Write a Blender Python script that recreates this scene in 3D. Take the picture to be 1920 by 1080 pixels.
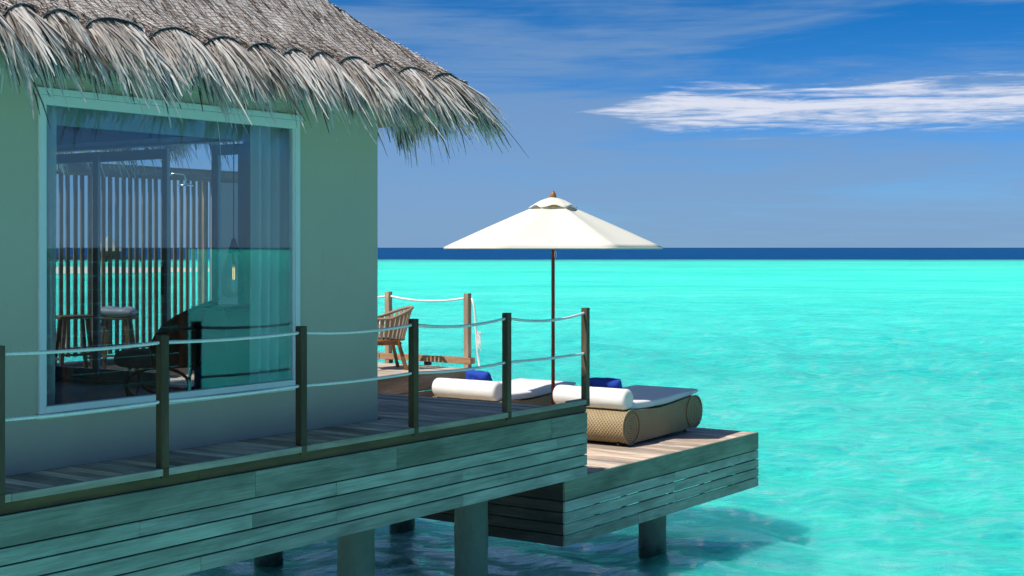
import bpy, bmesh, math, random
import numpy as np
from mathutils import Vector, Matrix, noise as mnoise
random.seed(7); rng = np.random.default_rng(7)
R = math.radians
for o in list(bpy.data.objects): bpy.data.objects.remove(o)
scene = bpy.context.scene
col = scene.collection

# ------------------------------------------------------------------ camera
TH = math.atan(1880/2667.0)                 # the villa's long axis lies 35 deg right of the view
CH, SH = math.cos(TH), math.sin(TH)
EYE = 1.66                                  # metres above the boardwalk
SEA = -2.35
cam_d = bpy.data.cameras.new("camera"); cam = bpy.data.objects.new("camera", cam_d); col.objects.link(cam)
cam.location = (0, 0, EYE); cam.rotation_euler = (R(90), 0, TH - R(90))
cam_d.sensor_width = 36; cam_d.lens = 50.0; cam_d.shift_y = -76/1920.0
cam_d.clip_start = 0.1; cam_d.clip_end = 60000
scene.camera = cam

# ------------------------------------------------------------------ light
SUN = Vector((-.66, .235, 1.0)).normalized()
el = math.asin(SUN.z); rot = math.atan2(SUN.x, SUN.y) % (2*math.pi)
sd = bpy.data.lights.new("sun", 'SUN'); sd.energy = 4.9; sd.angle = R(.53); sd.color = (1, .955, .88)
so = bpy.data.objects.new("sun", sd); col.objects.link(so)
so.rotation_euler = (-SUN).to_track_quat('-Z', 'Y').to_euler(); so.location = (0, 0, 30)
world = bpy.data.worlds.new("World"); scene.world = world; world.use_nodes = True

class NT:
    """tiny node helper"""
    def __init__(s, tree): s.t = tree; tree.nodes.clear()
    def n(s, typ, **k):
        nd = s.t.nodes.new(typ)
        ins = k.pop('i', {})
        for a, v in k.items(): setattr(nd, a, v)
        for a, v in ins.items(): s.set(nd.inputs[a], v)
        return nd
    def set(s, sock, v):
        if isinstance(v, bpy.types.NodeSocket): s.t.links.new(v, sock)
        elif isinstance(v, bpy.types.Node): s.t.links.new(v.outputs[0], sock)
        else:
            if sock.type == 'RGBA' and len(v) == 3: v = (*v, 1)
            sock.default_value = v
    def math(s, op, a, b=None, c=None, clamp=False):
        nd = s.t.nodes.new('ShaderNodeMath'); nd.operation = op; nd.use_clamp = clamp
        for k, v in enumerate((a, b, c)):
            if v is not None: s.set(nd.inputs[k], v)
        return nd.outputs[0]
    def vmath(s, op, a, b=None):
        nd = s.t.nodes.new('ShaderNodeVectorMath'); nd.operation = op
        s.set(nd.inputs[0], a)
        if b is not None: s.set(nd.inputs[1], b)
        return nd.outputs['Value'] if op in ('DOT_PRODUCT', 'LENGTH') else nd.outputs[0]
    def mix(s, f, a, b, mode='MIX'):
        nd = s.t.nodes.new('ShaderNodeMix'); nd.data_type = 'RGBA'; nd.blend_type = mode
        s.set(nd.inputs[0], f); s.set(nd.inputs[6], a); s.set(nd.inputs[7], b)
        return nd.outputs[2]
    def ramp(s, f, stops, interp='LINEAR'):
        nd = s.t.nodes.new('ShaderNodeValToRGB'); nd.color_ramp.interpolation = interp
        els = nd.color_ramp.elements
        while len(els) < len(stops): els.new(.5)
        for e, (p, c) in zip(els, stops):
            e.position = p; e.color = (c, c, c, 1) if isinstance(c, (int, float)) else (*c, 1)
        s.set(nd.inputs[0], f); return nd.outputs[0]
    def noise(s, vec, scale, detail=4, rough=.5, dist=0.0):
        nd = s.n('ShaderNodeTexNoise', i={'Vector': vec, 'Scale': scale, 'Detail': detail, 'Roughness': rough, 'Distortion': dist})
        return nd.outputs[0]
    def scale(s, vec, sc, loc=(0, 0, 0)):
        nd = s.n('ShaderNodeMapping', i={'Vector': vec, 'Scale': sc, 'Location': loc}); return nd.outputs[0]
    def sstep(s, x, a, b):
        nd = s.t.nodes.new('ShaderNodeMapRange'); nd.interpolation_type = 'SMOOTHSTEP'
        s.set(nd.inputs[0], x); nd.inputs[1].default_value = a; nd.inputs[2].default_value = b
        return nd.outputs[0]

w = NT(world.node_tree)
tc = w.n('ShaderNodeTexCoord').outputs['Generated']
sky = w.n('ShaderNodeTexSky', sky_type='NISHITA', sun_disc=False, sun_elevation=el, sun_rotation=rot, altitude=0)
sky.air_density = 1.0; sky.dust_density = .15; sky.ozone_density = 3.0
sep = w.n('ShaderNodeSeparateXYZ', i={0: tc}); dx, dy, dz = sep.outputs
fw = w.vmath('DOT_PRODUCT', tc, (CH, SH, 0)); rt = w.vmath('DOT_PRODUCT', tc, (SH, -CH, 0))
az = w.math('ARCTAN2', rt, fw)              # radians right of the view axis
ele = w.math('ARCSINE', dz)
tint = w.mix(w.sstep(ele, .0, .20), (.34, .66, 1.32), (.02, .43, .92))
tint = w.mix(w.sstep(ele, .22, .75), tint, (.34, .66, 1.0))
skyc = w.mix(1.0, sky.outputs[0], tint, 'MULTIPLY')
v1 = w.noise(w.scale(tc, (2.0, 2.0, 17), (0, 0, 2.3)), 1.6, 7, .58, .7)
v2 = w.noise(w.scale(tc, (6, 6, 95), (3, 1, 2)), 1.5, 6, .6, .5)
v3 = w.noise(w.scale(tc, (3.0, 3.0, 60), (7, 4, 9)), 1.5, 8, .62, .9)
veil = w.math('ADD', w.math('MULTIPLY', v1, .58), w.math('ADD', w.math('MULTIPLY', v2, .18), w.math('MULTIPLY', v3, .24)))
low = w.math('SUBTRACT', 1.0, w.sstep(ele, .01, .17))
side = w.math('SUBTRACT', 1, w.sstep(az, -.22, .30))
veil = w.math('ADD', veil, w.math('ADD', w.math('MULTIPLY', low, .09), w.math('MULTIPLY', side, .11)))
veil = w.sstep(veil, .455, .68)
# the long white cloud bank
u0 = w.math('SUBTRACT', az, .038)
ctr = w.math('ADD', .094, w.math('MULTIPLY', az, .012))
wob = w.math('MULTIPLY', w.math('SUBTRACT', w.noise(w.scale(tc, (9, 9, 20)), 1.2, 4, .55), .5), .014)
dv = w.math('SUBTRACT', w.math('SUBTRACT', ele, ctr), wob)
thick = w.math('MULTIPLY', w.sstep(u0, 0.0, .10), w.math('SUBTRACT', 1, w.sstep(u0, .75, 1.1)))
hw = w.math('MULTIPLY', thick, .0185)
core = w.math('SUBTRACT', 1, w.math('DIVIDE', w.math('ABSOLUTE', dv), w.math('ADD', hw, .0004)))
fil = w.noise(w.scale(tc, (7, 7, 120), (5, 2, 1)), 1.3, 8, .60, .8)
fil = w.math('ADD', w.math('MULTIPLY', fil, .7), w.math('MULTIPLY', w.noise(w.scale(tc, (30, 30, 260), (1, 8, 3)), 1.4, 6, .65, .6), .3))
bank = w.math('ADD', w.math('MULTIPLY', core, .62), w.math('MULTIPLY', w.math('SUBTRACT', fil, .5), 3.1))
bank = w.math('MULTIPLY', w.math('MULTIPLY', w.sstep(bank, .0, .80), w.sstep(core, -.25, .25)), w.sstep(u0, 0.0, .03))
c1 = w.mix(w.math('MULTIPLY', veil, .70), skyc, (2.35, 3.9, 6.4))
c2 = w.mix(w.math('MULTIPLY', bank, .80), c1, (9.6, 9.7, 10.6))
bg = w.n('ShaderNodeBackground', i={'Color': c2, 'Strength': .075})
w.n('ShaderNodeOutputWorld', i={0: bg})
scene.view_settings.view_transform = 'Standard'; scene.view_settings.look = 'None'
scene.view_settings.exposure = 0.26; scene.view_settings.gamma = 1.0; scene.view_settings.use_curve_mapping = False
scene.cycles.max_bounces = 10; scene.cycles.transparent_max_bounces = 24; scene.cycles.diffuse_bounces = 5
scene.cycles.sample_clamp_indirect = 8

# ------------------------------------------------------------------ builders
ROOT = {}
def tag(o, label=None, cat=None, group=None, kind=None):
    if label: o['label'] = label
    if cat: o['category'] = cat
    if group: o['group'] = group
    if kind: o['kind'] = kind
    return o
def thing(name, loc, label, cat, group=None, rz=0):
    o = bpy.data.objects.new(name, None); col.objects.link(o); o.location = loc; o.rotation_euler = (0, 0, rz)
    o.empty_display_size = .2
    tag(o, label, cat, group); ROOT[o.name] = Vector(loc); return o
def base_of(o):
    while o.parent: o = o.parent
    return o
def to_mesh(bm, name, mat, smooth=False):
    me = bpy.data.meshes.new(name); bm.to_mesh(me); bm.free()
    if mat: me.materials.append(mat)
    if smooth: me.polygons.foreach_set('use_smooth', [True]*len(me.polygons))
    return me
def put(name, me, parent=None, loc=(0, 0, 0), rot=(0, 0, 0)):
    o = bpy.data.objects.new(name, me); col.objects.link(o); o.location = loc; o.rotation_euler = rot
    if parent: o.parent = parent
    return o
def part(name, bm, mat, parent=None, smooth=False, kind=None, label=None, wc=False):
    """mesh part; wc: the geometry is in world coordinates, the parent tree is unrotated"""
    me = to_mesh(bm, name, mat, smooth) if isinstance(bm, bmesh.types.BMesh) else bm
    o = put(name, me, parent)
    if wc and parent: o.location = -Vector(base_of(parent).location) if parent.parent is None else (0, 0, 0)
    if kind: o['kind'] = kind
    if label: o['label'] = label
    return o
def box(bm, x0, x1, y0, y1, z0, z1, bev=0.0, M=None):
    vs = [bm.verts.new((x, y, z)) for x in (x0, x1) for y in (y0, y1) for z in (z0, z1)]
    F = [bm.faces.new([vs[k] for k in q]) for q in ((0,1,3,2),(4,6,7,5),(0,4,5,1),(2,3,7,6),(0,2,6,4),(1,5,7,3))]
    if bev:
        es = set(e for f in F for e in f.edges)
        r = bmesh.ops.bevel(bm, geom=list(es), offset=bev, segments=1, affect='EDGES', profile=.5)
    return vs
def B(): return bmesh.new()
def boxbm(*a, bev=0.0):
    bm = B(); box(bm, *a, bev=bev); return bm
def tube(bm, pts, rad, seg=10, caps=True, closed=False, flat=1.0):
    pts = [Vector(p) for p in pts]; n = len(pts); rings = []
    up = Vector((0, 0, 1)); prev = None
    for i, p in enumerate(pts):
        if closed: t = (pts[(i+1) % n] - pts[i-1]).normalized()
        else: t = (pts[min(i+1, n-1)] - pts[max(i-1, 0)]).normalized()
        if prev is None:
            a = up if abs(t.z) < .9 else Vector((1, 0, 0)); s = t.cross(a).normalized()
        else: s = (prev - t*prev.dot(t)).normalized()
        prev = s; b = t.cross(s); r = rad[i] if hasattr(rad, '__len__') else rad
        rings.append([bm.verts.new(p + (s*math.cos(2*math.pi*k/seg) + b*flat*math.sin(2*math.pi*k/seg))*r) for k in range(seg)])
    for i in range(n if closed else n-1):
        A, C = rings[i], rings[(i+1) % n]
        for k in range(seg): bm.faces.new((A[k], A[(k+1) % seg], C[(k+1) % seg], C[k]))
    if caps and not closed:
        bm.faces.new(rings[0][::-1]); bm.faces.new(rings[-1])
    return bm
def lathe(bm, prof, seg=24, cx=0, cy=0):
    rings = []
    for r, z in prof:
        if r < 1e-5: rings.append([bm.verts.new((cx, cy, z))])
        else: rings.append([bm.verts.new((cx + r*math.cos(2*math.pi*k/seg), cy + r*math.sin(2*math.pi*k/seg), z)) for k in range(seg)])
    for A, C in zip(rings, rings[1:]):
        for k in range(seg):
            k2 = (k+1) % seg
            if len(A) == 1 and len(C) == 1: continue
            if len(A) == 1: bm.faces.new((A[0], C[k2], C[k]))
            elif len(C) == 1: bm.faces.new((A[k], A[k2], C[0]))
            else: bm.faces.new((A[k], A[k2], C[k2], C[k]))
    return bm
def bar(bm, p, q, wx, wy):
    """rectangular bar from p to q"""
    p, q = Vector(p), Vector(q); t = (q-p).normalized()
    a = Vector((0, 0, 1)) if abs(t.z) < .95 else Vector((1, 0, 0))
    s = t.cross(a).normalized(); b = t.cross(s)
    vs = [bm.verts.new(P + s*wx/2*i + b*wy/2*j) for P in (p, q) for i, j in ((-1,-1),(1,-1),(1,1),(-1,1))]
    for f in ((0,3,2,1),(4,5,6,7),(0,1,5,4),(1,2,6,5),(2,3,7,6),(3,0,4,7)): bm.faces.new([vs[k] for k in f])
def from_arrays(name, co, faces, mat, smooth=False):
    me = bpy.data.meshes.new(name)
    co = np.asarray(co, dtype=np.float32); faces = np.asarray(faces, dtype=np.int32)
    me.vertices.add(len(co)); me.vertices.foreach_set('co', co.ravel())
    k = faces.shape[1]; me.loops.add(faces.size); me.loops.foreach_set('vertex_index', faces.ravel())
    me.polygons.add(len(faces)); me.polygons.foreach_set('loop_start', np.arange(0, faces.size, k, dtype=np.int32))
    me.polygons.foreach_set('loop_total', np.full(len(faces), k, dtype=np.int32))
    me.update(calc_edges=True); me.materials.append(mat)
    if smooth: me.polygons.foreach_set('use_smooth', np.ones(len(faces), dtype=bool))
    return me
def on_y(px, y):                             # world x where the column px of the photograph meets the plane y
    r = (px-960)/2667.0; return y*(CH + r*SH)/(SH - r*CH)
def on_x(px, x):
    r = (px-960)/2667.0; return x*(SH - r*CH)/(CH + r*SH)

# ------------------------------------------------------------------ materials
def mat(name):
    m = bpy.data.materials.new(name); m.use_nodes = True; return m, NT(m.node_tree)
def out(t, sh, disp=None): t.n('ShaderNodeOutputMaterial', i={0: sh})
def pbsdf(t, c, rough=.6, normal=None, spec=.5, metal=0.0, **k):
    i = {'Base Color': c, 'Roughness': rough, 'Specular IOR Level': spec, 'Metallic': metal}
    if normal is not None: i['Normal'] = normal
    i.update(k); return t.n('ShaderNodeBsdfPrincipled', i=i)
def bump(t, h, strength=.4, dist=.01): return t.n('ShaderNodeBump', i={'Height': h, 'Strength': strength, 'Distance': dist}).outputs[0]

def wood(name, ca, cb, axis='x', rough=.7, var=.35, knots=True, grime=(.5, .55)):
    m, t = mat(name)
    oi = t.n('ShaderNodeObjectInfo').outputs['Random']
    oc = t.n('ShaderNodeTexCoord').outputs['Object']
    off = t.n('ShaderNodeCombineXYZ', i={0: t.math('MULTIPLY', oi, 37.0), 1: t.math('MULTIPLY', oi, 91.0), 2: t.math('MULTIPLY', oi, 53.0)})
    v = t.vmath('ADD', oc, off)
    sc = {'x': (1.6, 38, 38), 'y': (38, 1.6, 38), 'z': (38, 38, 1.6)}[axis]
    sf = {'x': (4, 160, 160), 'y': (160, 4, 160), 'z': (160, 160, 4)}[axis]
    sb = {'x': (1.2, 5, 5), 'y': (5, 1.2, 5), 'z': (5, 5, 1.2)}[axis]
    g = t.noise(t.scale(v, sc), 1.0, 6, .62, .6)
    f = t.noise(t.scale(v, sf), 1.0, 3, .6)
    b = t.noise(t.scale(v, sb), 1.0, 4, .6, .3)
    gg = t.math('ADD', t.math('MULTIPLY', g, .7), t.math('MULTIPLY', f, .3))
    c = t.mix(t.ramp(gg, [(.30, 0), (.70, 1)]), ca, cb)
    c = t.mix(t.ramp(b, [(grime[0]-.12, .75), (grime[1]+.12, 0)]), c, tuple(x*.55 for x in ca), 'MIX')
    vv = t.math('ADD', 1-var/2, t.math('MULTIPLY', oi, var))
    hsv = t.n('ShaderNodeHueSaturation', i={'Color': c, 'Value': vv, 'Saturation': t.math('ADD', .8, t.math('MULTIPLY', t.math('FRACT', t.math('MULTIPLY', oi, 7.3)), .4))})
    n = bump(t, gg, .55, .004)
    out(t, pbsdf(t, hsv.outputs[0], rough, n, .35)); return m
M = {}
M['fascia'] = wood('fascia_timber', (.135, .17, .13), (.30, .37, .29), 'x', .75, .2, grime=(.40, .5))
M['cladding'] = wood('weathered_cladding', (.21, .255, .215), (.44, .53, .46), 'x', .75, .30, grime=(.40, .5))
M['cladding_y'] = wood('shaded_cladding_return', (.045, .04, .035), (.12, .11, .095), 'y', .75, .30)  # same cladding, shade of the end faces put into the colour
M['trim'] = wood('olive_trim', (.10, .075, .04), (.17, .125, .068), 'x', .7, .1)
M['lip'] = wood('edge_board', (.26, .25, .20), (.44, .41, .34), 'x', .7, .15)
M['post'] = wood('post_timber', (.075, .050, .022), (.15, .105, .048), 'z', .65, .25)
M['post_grey'] = wood('sunbleached_post', (.34, .24, .165), (.64, .52, .40), 'z', .7, .2)
M['plank'] = wood('deck_planks', (.40, .30, .225), (.86, .68, .54), 'y', .75, .75)
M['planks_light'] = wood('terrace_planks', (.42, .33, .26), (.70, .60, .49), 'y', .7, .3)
M['planks_shaded'] = wood('shaded_deck_planks', (.035, .022, .014), (.085, .055, .036), 'y', .6, .4)  # far terrace boards, with shade put into their colour
M['stool'] = wood('stool_timber', (.07, .035, .017), (.15, .08, .04), 'z', .5, .2)
M['riser'] = wood('riser_timber', (.20, .145, .095), (.36, .29, .215), 'x', .75, .1)
M['teak'] = wood('teak', (.30, .12, .04), (.50, .24, .09), 'z', .45, .2)
M['teak_y'] = wood('curb_timber', (.40, .22, .11), (.66, .43, .26), 'y', .6, .2)
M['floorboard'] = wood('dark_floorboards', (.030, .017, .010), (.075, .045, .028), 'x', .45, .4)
M['screen'] = wood('screen_slats', (.18, .105, .06), (.34, .225, .14), 'z', .6, .3)
M['beam'] = wood('screen_beam', (.22, .15, .10), (.36, .27, .20), 'x', .7, .1)
M['dark_wood'] = wood('dark_wood', (.035, .018, .010), (.09, .05, .028), 'z', .4, .2)
M['polewood'] = wood('varnished_pole', (.20, .035, .018), (.34, .08, .04), 'z', .3, .1)

m, t = mat('painted_render')
oc = t.n('ShaderNodeTexCoord').outputs['Object']
c = t.mix(t.noise(oc, .9, 6, .6), (.41, .375, .305), (.475, .435, .35))
c = t.mix(t.ramp(t.noise(t.scale(oc, (1, 1, .35)), 5, 6, .7), [(.62, 0), (.82, .30)]), c, (.22, .18, .15))
out(t, pbsdf(t, c, .75, bump(t, t.math('ADD', t.noise(oc, 160, 3), t.math('MULTIPLY', t.noise(t.scale(oc, (1, 1, 2.5)), 5, 4), 1.5)), .22, .004), .25)); M['render'] = m
m, t = mat('frame_paint')
oc = t.n('ShaderNodeTexCoord').outputs['Object']
out(t, pbsdf(t, t.mix(t.noise(oc, 3, 5), (.60, .63, .66), (.68, .70, .72)), .35, bump(t, t.noise(oc, 60, 2), .05, .002))); M['frame'] = m
m, t = mat('soffit_board')
out(t, pbsdf(t, t.mix(t.noise(t.n('ShaderNodeTexCoord').outputs['Object'], 2, 5), (.50, .46, .36), (.58, .54, .44)), .6)); M['soffit'] = m
def plain(name, c, rough=.6, spec=.4, metal=0.0, ns=8, var=.12, bs=.1, bscale=40, **k):
    m, t = mat(name); oc = t.n('ShaderNodeTexCoord').outputs['Object']
    c2 = tuple(x*(1-var) for x in c)
    out(t, pbsdf(t, t.mix(t.noise(oc, ns, 5), c2, c), rough, bump(t, t.noise(oc, bscale, 3), bs, .003), spec, metal, **k)); return m
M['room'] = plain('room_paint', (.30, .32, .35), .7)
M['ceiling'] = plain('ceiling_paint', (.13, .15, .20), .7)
M['aluminium'] = plain('door_aluminium', (.36, .40, .46), .35, .5, .0)
M['chrome'] = plain('chrome', (.75, .77, .8), .12, .5, 1.0)
M['black'] = plain('black_rubber', (.02, .02, .02), .5)
M['white_cloth'] = plain('white_canvas', (.78, .76, .72), .85, .2, bs=.35, bscale=14)
M['blue_cloth'] = plain('blue_canvas', (.018, .055, .36), .85, .2, bs=.5, bscale=18)
M['mauve'] = plain('shower_wall_paint', (.42, .33, .32), .8)
M['foam'] = plain('mattress_cover', (.72, .70, .69), .85, .2, bs=.2, bscale=10)
M['sand'] = plain('coral_sand', (.78, .68, .56), .95, .1, ns=.05, var=.25)
M['brass'] = plain('brass', (.5, .36, .14), .3, .5, 1.0)
M['seat_web'] = plain('chair_rope', (.30, .215, .15), .8, .2, bs=.6, bscale=150)
M['dark_fabric'] = plain('dark_upholstery', (.055, .035, .025), .8, .2, bs=.4, bscale=60)
M['grey_cushion'] = plain('grey_cushion', (.23, .21, .19), .85, .2)
# concrete pile, stained and wet near the water
m, t = mat('pile_concrete')
geo = t.n('ShaderNodeNewGeometry').outputs['Position']; z = t.n('ShaderNodeSeparateXYZ', i={0: geo}).outputs[2]
oc = t.n('ShaderNodeTexCoord').outputs['Object']; nz = t.noise(oc, 5, 6, .65)
wet = t.sstep(t.math('ADD', z, t.math('MULTIPLY', nz, .35)), SEA+.52, SEA+.25)
c = t.mix(nz, (.07, .11, .09), (.18, .25, .21)); c = t.mix(wet, c, (.030, .045, .035))
out(t, pbsdf(t, c, t.math('SUBTRACT', .75, t.math('MULTIPLY', wet, .55)), bump(t, t.noise(oc, 30, 6, .7), .6, .01))); M['pile'] = m
# rope
def rope_mat(name, c):
    m, t = mat(name); oc = t.n('ShaderNodeTexCoord').outputs['Object']
    out(t, pbsdf(t, t.mix(t.noise(oc, 30, 4), tuple(x*.72 for x in c), c), .8, bump(t, t.noise(oc, 400, 2), .5, .002), .2)); return m
M['rope'] = rope_mat('white_rope', (.90, .89, .84))
# glass
def glass(name, ior, tintc, rough=0.0, dirt=.015):
    m, t = mat(name)
    g = t.n('ShaderNodeNewGeometry'); f0 = ((ior-1)/(ior+1))**2
    cs = t.math('ABSOLUTE', t.vmath('DOT_PRODUCT', g.outputs['Normal'], g.outputs['Incoming']))
    fr = t.math('ADD', f0, t.math('MULTIPLY', 1-f0, t.math('POWER', t.math('SUBTRACT', 1.0, cs), 5.0)))
    tr = t.n('ShaderNodeBsdfTransparent', i={'Color': tintc}); gl = t.n('ShaderNodeBsdfGlossy', i={'Color': (1, 1, 1), 'Roughness': rough})
    mx = t.n('ShaderNodeMixShader', i={0: fr, 1: tr, 2: gl})
    out(t, mx); return m
M['glass'] = glass('window_glass', 1.85, (.86, .94, .95))
M['glass2'] = glass('door_glass', 1.35, (.90, .95, .97))
M['glass3'] = glass('lamp_glass', 2.1, (.88, .95, .92))
m, t = mat('sheer_curtain')
oc = t.n('ShaderNodeTexCoord').outputs['Object']
a = t.n('ShaderNodeBsdfDiffuse', i={'Color': (.84, .86, .86)}); b = t.n('ShaderNodeBsdfTranslucent', i={'Color': (.7, .73, .73)})
ab = t.n('ShaderNodeMixShader', i={0: .5, 1: a, 2: b}); tr = t.n('ShaderNodeBsdfTransparent')
out(t, t.n('ShaderNodeMixShader', i={0: .78, 1: tr, 2: ab})); M['curtain'] = m
m, t = mat('umbrella_canvas')
oc = t.n('ShaderNodeTexCoord').outputs['Object']
cc = t.mix(t.noise(oc, 2.5, 4), (.80, .775, .68), (.84, .82, .75))
n = bump(t, t.noise(oc, 9, 3), .15, .01)
a = t.n('ShaderNodeBsdfDiffuse', i={'Color': cc, 'Normal': n}); b = t.n('ShaderNodeBsdfTranslucent', i={'Color': (.80, .70, .45)})
out(t, t.n('ShaderNodeMixShader', i={0: .28, 1: a, 2: b})); M['canvas'] = m
m, t = mat('filament_glow')
out(t, t.n('ShaderNodeEmission', i={'Color': (1, .62, .22), 'Strength': 1.6})); M['filament'] = m
# thatch
m, t = mat('palm_thatch')
ri = t.n('ShaderNodeNewGeometry').outputs['Random Per Island']; oc = t.n('ShaderNodeTexCoord').outputs['Object']
c = t.ramp(ri, [(0, (.04, .03, .025)), (.14, (.12, .09, .07)), (.21, (.56, .48, .43)), (.55, (.80, .725, .665)), (1, (.90, .85, .80))])
c = t.mix(t.math('MULTIPLY', t.noise(oc, 14, 4), .4), c, (.20, .15, .11))
a = pbsdf(t, c, .75, None, .3); b = t.n('ShaderNodeBsdfTranslucent', i={'Color': c})
out(t, t.n('ShaderNodeMixShader', i={0: .30, 1: a, 2: b})); M['frond'] = m
m, t = mat('thatch_bed')
oc = t.n('ShaderNodeTexCoord').outputs['Object']
n1 = t.noise(t.scale(oc, (60, 14, 14)), 1, 5, .7)
c = t.ramp(n1, [(.3, (.06, .045, .035)), (.55, (.34, .28, .24)), (.8, (.58, .51, .46))])
out(t, pbsdf(t, c, .9, bump(t, n1, .8, .03), .1)); M['bed'] = m
m, t = mat('net_cord'); out(t, pbsdf(t, (.035, .028, .03), .8)); M['net'] = m
# woven rattan (UV in metres)
def rattan(name, ca, cb, pitch=95):
    m, t = mat(name)
    uv = t.n('ShaderNodeUVMap').outputs[0]; s = t.n('ShaderNodeSeparateXYZ', i={0: uv}); U, V = s.outputs[0], s.outputs[1]
    U2 = t.math('MULTIPLY', U, pitch); V2 = t.math('MULTIPLY', V, pitch*1.8)
    su = t.math('SINE', U2); row = t.math('SINE', t.math('MULTIPLY', V2, .5)); rsg = t.math('SIGN', row)
    h = t.math('MULTIPLY', t.math('MULTIPLY', su, rsg), t.math('ABSOLUTE', row))
    h2 = t.math('ADD', t.math('MULTIPLY', h, .5), .5)
    nz = t.noise(t.scale(uv, (8, 90, 1)), 1, 4, .7)
    big = t.noise(uv, 6, 3)
    c = t.mix(t.math('ADD', t.math('MULTIPLY', nz, .6), t.math('MULTIPLY', big, .4)), ca, cb)
    c = t.mix(t.ramp(h2, [(.05, .8), (.5, 0)]), c, tuple(x*.22 for x in ca))
    out(t, pbsdf(t, c, .6, bump(t, h2, 1.0, .005), .3)); return m
M['rattan'] = rattan('woven_rattan', (.20, .14, .07), (.43, .33, .18), 135)
# sea
m, t = mat('lagoon_water')
P = t.n('ShaderNodeNewGeometry').outputs['Position']
df = t.vmath('DOT_PRODUCT', P, (CH, SH, 0)); dr = t.vmath('DOT_PRODUCT', P, (SH, -CH, 0))
q = t.n('ShaderNodeCombineXYZ', i={0: df, 1: dr, 2: 0.0}).outputs[0]
big = t.noise(t.scale(q, (.045, .016, 1)), 1, 5, .6, .4)
mid = t.noise(t.scale(q, (.35, .16, 1)), 1, 6, .65, .5)
fine = t.noise(t.scale(q, (3.6, 1.3, 1)), 1, 6, .72, 1.6)
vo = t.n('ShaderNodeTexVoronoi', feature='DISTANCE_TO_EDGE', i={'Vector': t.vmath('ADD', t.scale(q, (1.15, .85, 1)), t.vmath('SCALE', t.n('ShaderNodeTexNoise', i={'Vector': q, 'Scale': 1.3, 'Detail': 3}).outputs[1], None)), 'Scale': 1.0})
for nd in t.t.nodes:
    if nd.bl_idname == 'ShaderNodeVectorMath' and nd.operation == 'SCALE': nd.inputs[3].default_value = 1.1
caustics = t.ramp(vo.outputs['Distance'], [(0, 1), (.06, .55), (.22, 0)])  # bright caustic light lines, painted into the water colour
patch = t.math('ADD', t.math('MULTIPLY', big, .28), t.math('ADD', t.math('MULTIPLY', mid, .30), t.math('MULTIPLY', fine, .42)))
c = t.ramp(patch, [(.36, (.012, .52, .41)), (.47, (.030, .71, .555)), (.54, (.065, .81, .62)), (.66, (.18, .88, .73))])
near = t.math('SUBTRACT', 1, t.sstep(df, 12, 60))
c = t.mix(t.math('MULTIPLY', caustics, t.math('ADD', .05, t.math('MULTIPLY', near, .28))), c, (.30, .88, .82))
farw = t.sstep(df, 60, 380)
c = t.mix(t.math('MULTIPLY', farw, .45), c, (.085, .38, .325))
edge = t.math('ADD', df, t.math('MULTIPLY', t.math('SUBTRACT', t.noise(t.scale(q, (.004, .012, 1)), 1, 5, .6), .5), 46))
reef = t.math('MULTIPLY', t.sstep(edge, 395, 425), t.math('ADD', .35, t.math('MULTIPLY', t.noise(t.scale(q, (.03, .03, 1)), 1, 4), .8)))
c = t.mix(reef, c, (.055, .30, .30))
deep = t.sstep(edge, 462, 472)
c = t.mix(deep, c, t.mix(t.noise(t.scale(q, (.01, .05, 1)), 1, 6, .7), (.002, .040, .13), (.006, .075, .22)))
w1 = t.noise(t.scale(q, (1.0, .60, 1)), 3.0, 7, .68, 1.0)
w2 = t.noise(t.scale(q, (1.0, .62, 1)), .33, 4, .55, .5)
hgt = t.math('ADD', t.math('MULTIPLY', w1, .55), t.math('MULTIPLY', w2, 2.0))
nrm = bump(t, hgt, 1.0, .22)
fr = t.n('ShaderNodeFresnel', i={'IOR': 1.33, 'Normal': nrm}).outputs[0]
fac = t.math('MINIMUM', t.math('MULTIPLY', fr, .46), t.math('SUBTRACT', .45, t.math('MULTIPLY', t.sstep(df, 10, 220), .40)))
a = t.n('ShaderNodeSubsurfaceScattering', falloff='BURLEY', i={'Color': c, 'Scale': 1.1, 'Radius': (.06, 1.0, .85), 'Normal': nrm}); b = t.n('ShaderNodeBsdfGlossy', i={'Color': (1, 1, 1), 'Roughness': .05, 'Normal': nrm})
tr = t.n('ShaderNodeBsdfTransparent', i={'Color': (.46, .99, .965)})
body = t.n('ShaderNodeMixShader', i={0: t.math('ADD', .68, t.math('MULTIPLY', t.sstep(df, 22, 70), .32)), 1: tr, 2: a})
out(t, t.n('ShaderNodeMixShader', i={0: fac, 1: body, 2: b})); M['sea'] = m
m, t = mat('lagoon_bed')
P = t.n('ShaderNodeNewGeometry').outputs['Position']
n1 = t.noise(P, .35, 6, .6, .6); n2 = t.noise(P, 2.2, 5, .6, 1.2)
c = t.ramp(t.math('ADD', t.math('MULTIPLY', n1, .6), t.math('MULTIPLY', n2, .4)), [(.34, (.22, .74, .58)), (.47, (.38, .95, .78)), (.6, (.62, .98, .93))])
out(t, pbsdf(t, c, .95, bump(t, n2, .6, .1), .1)); M['bed_sand'] = m

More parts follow.
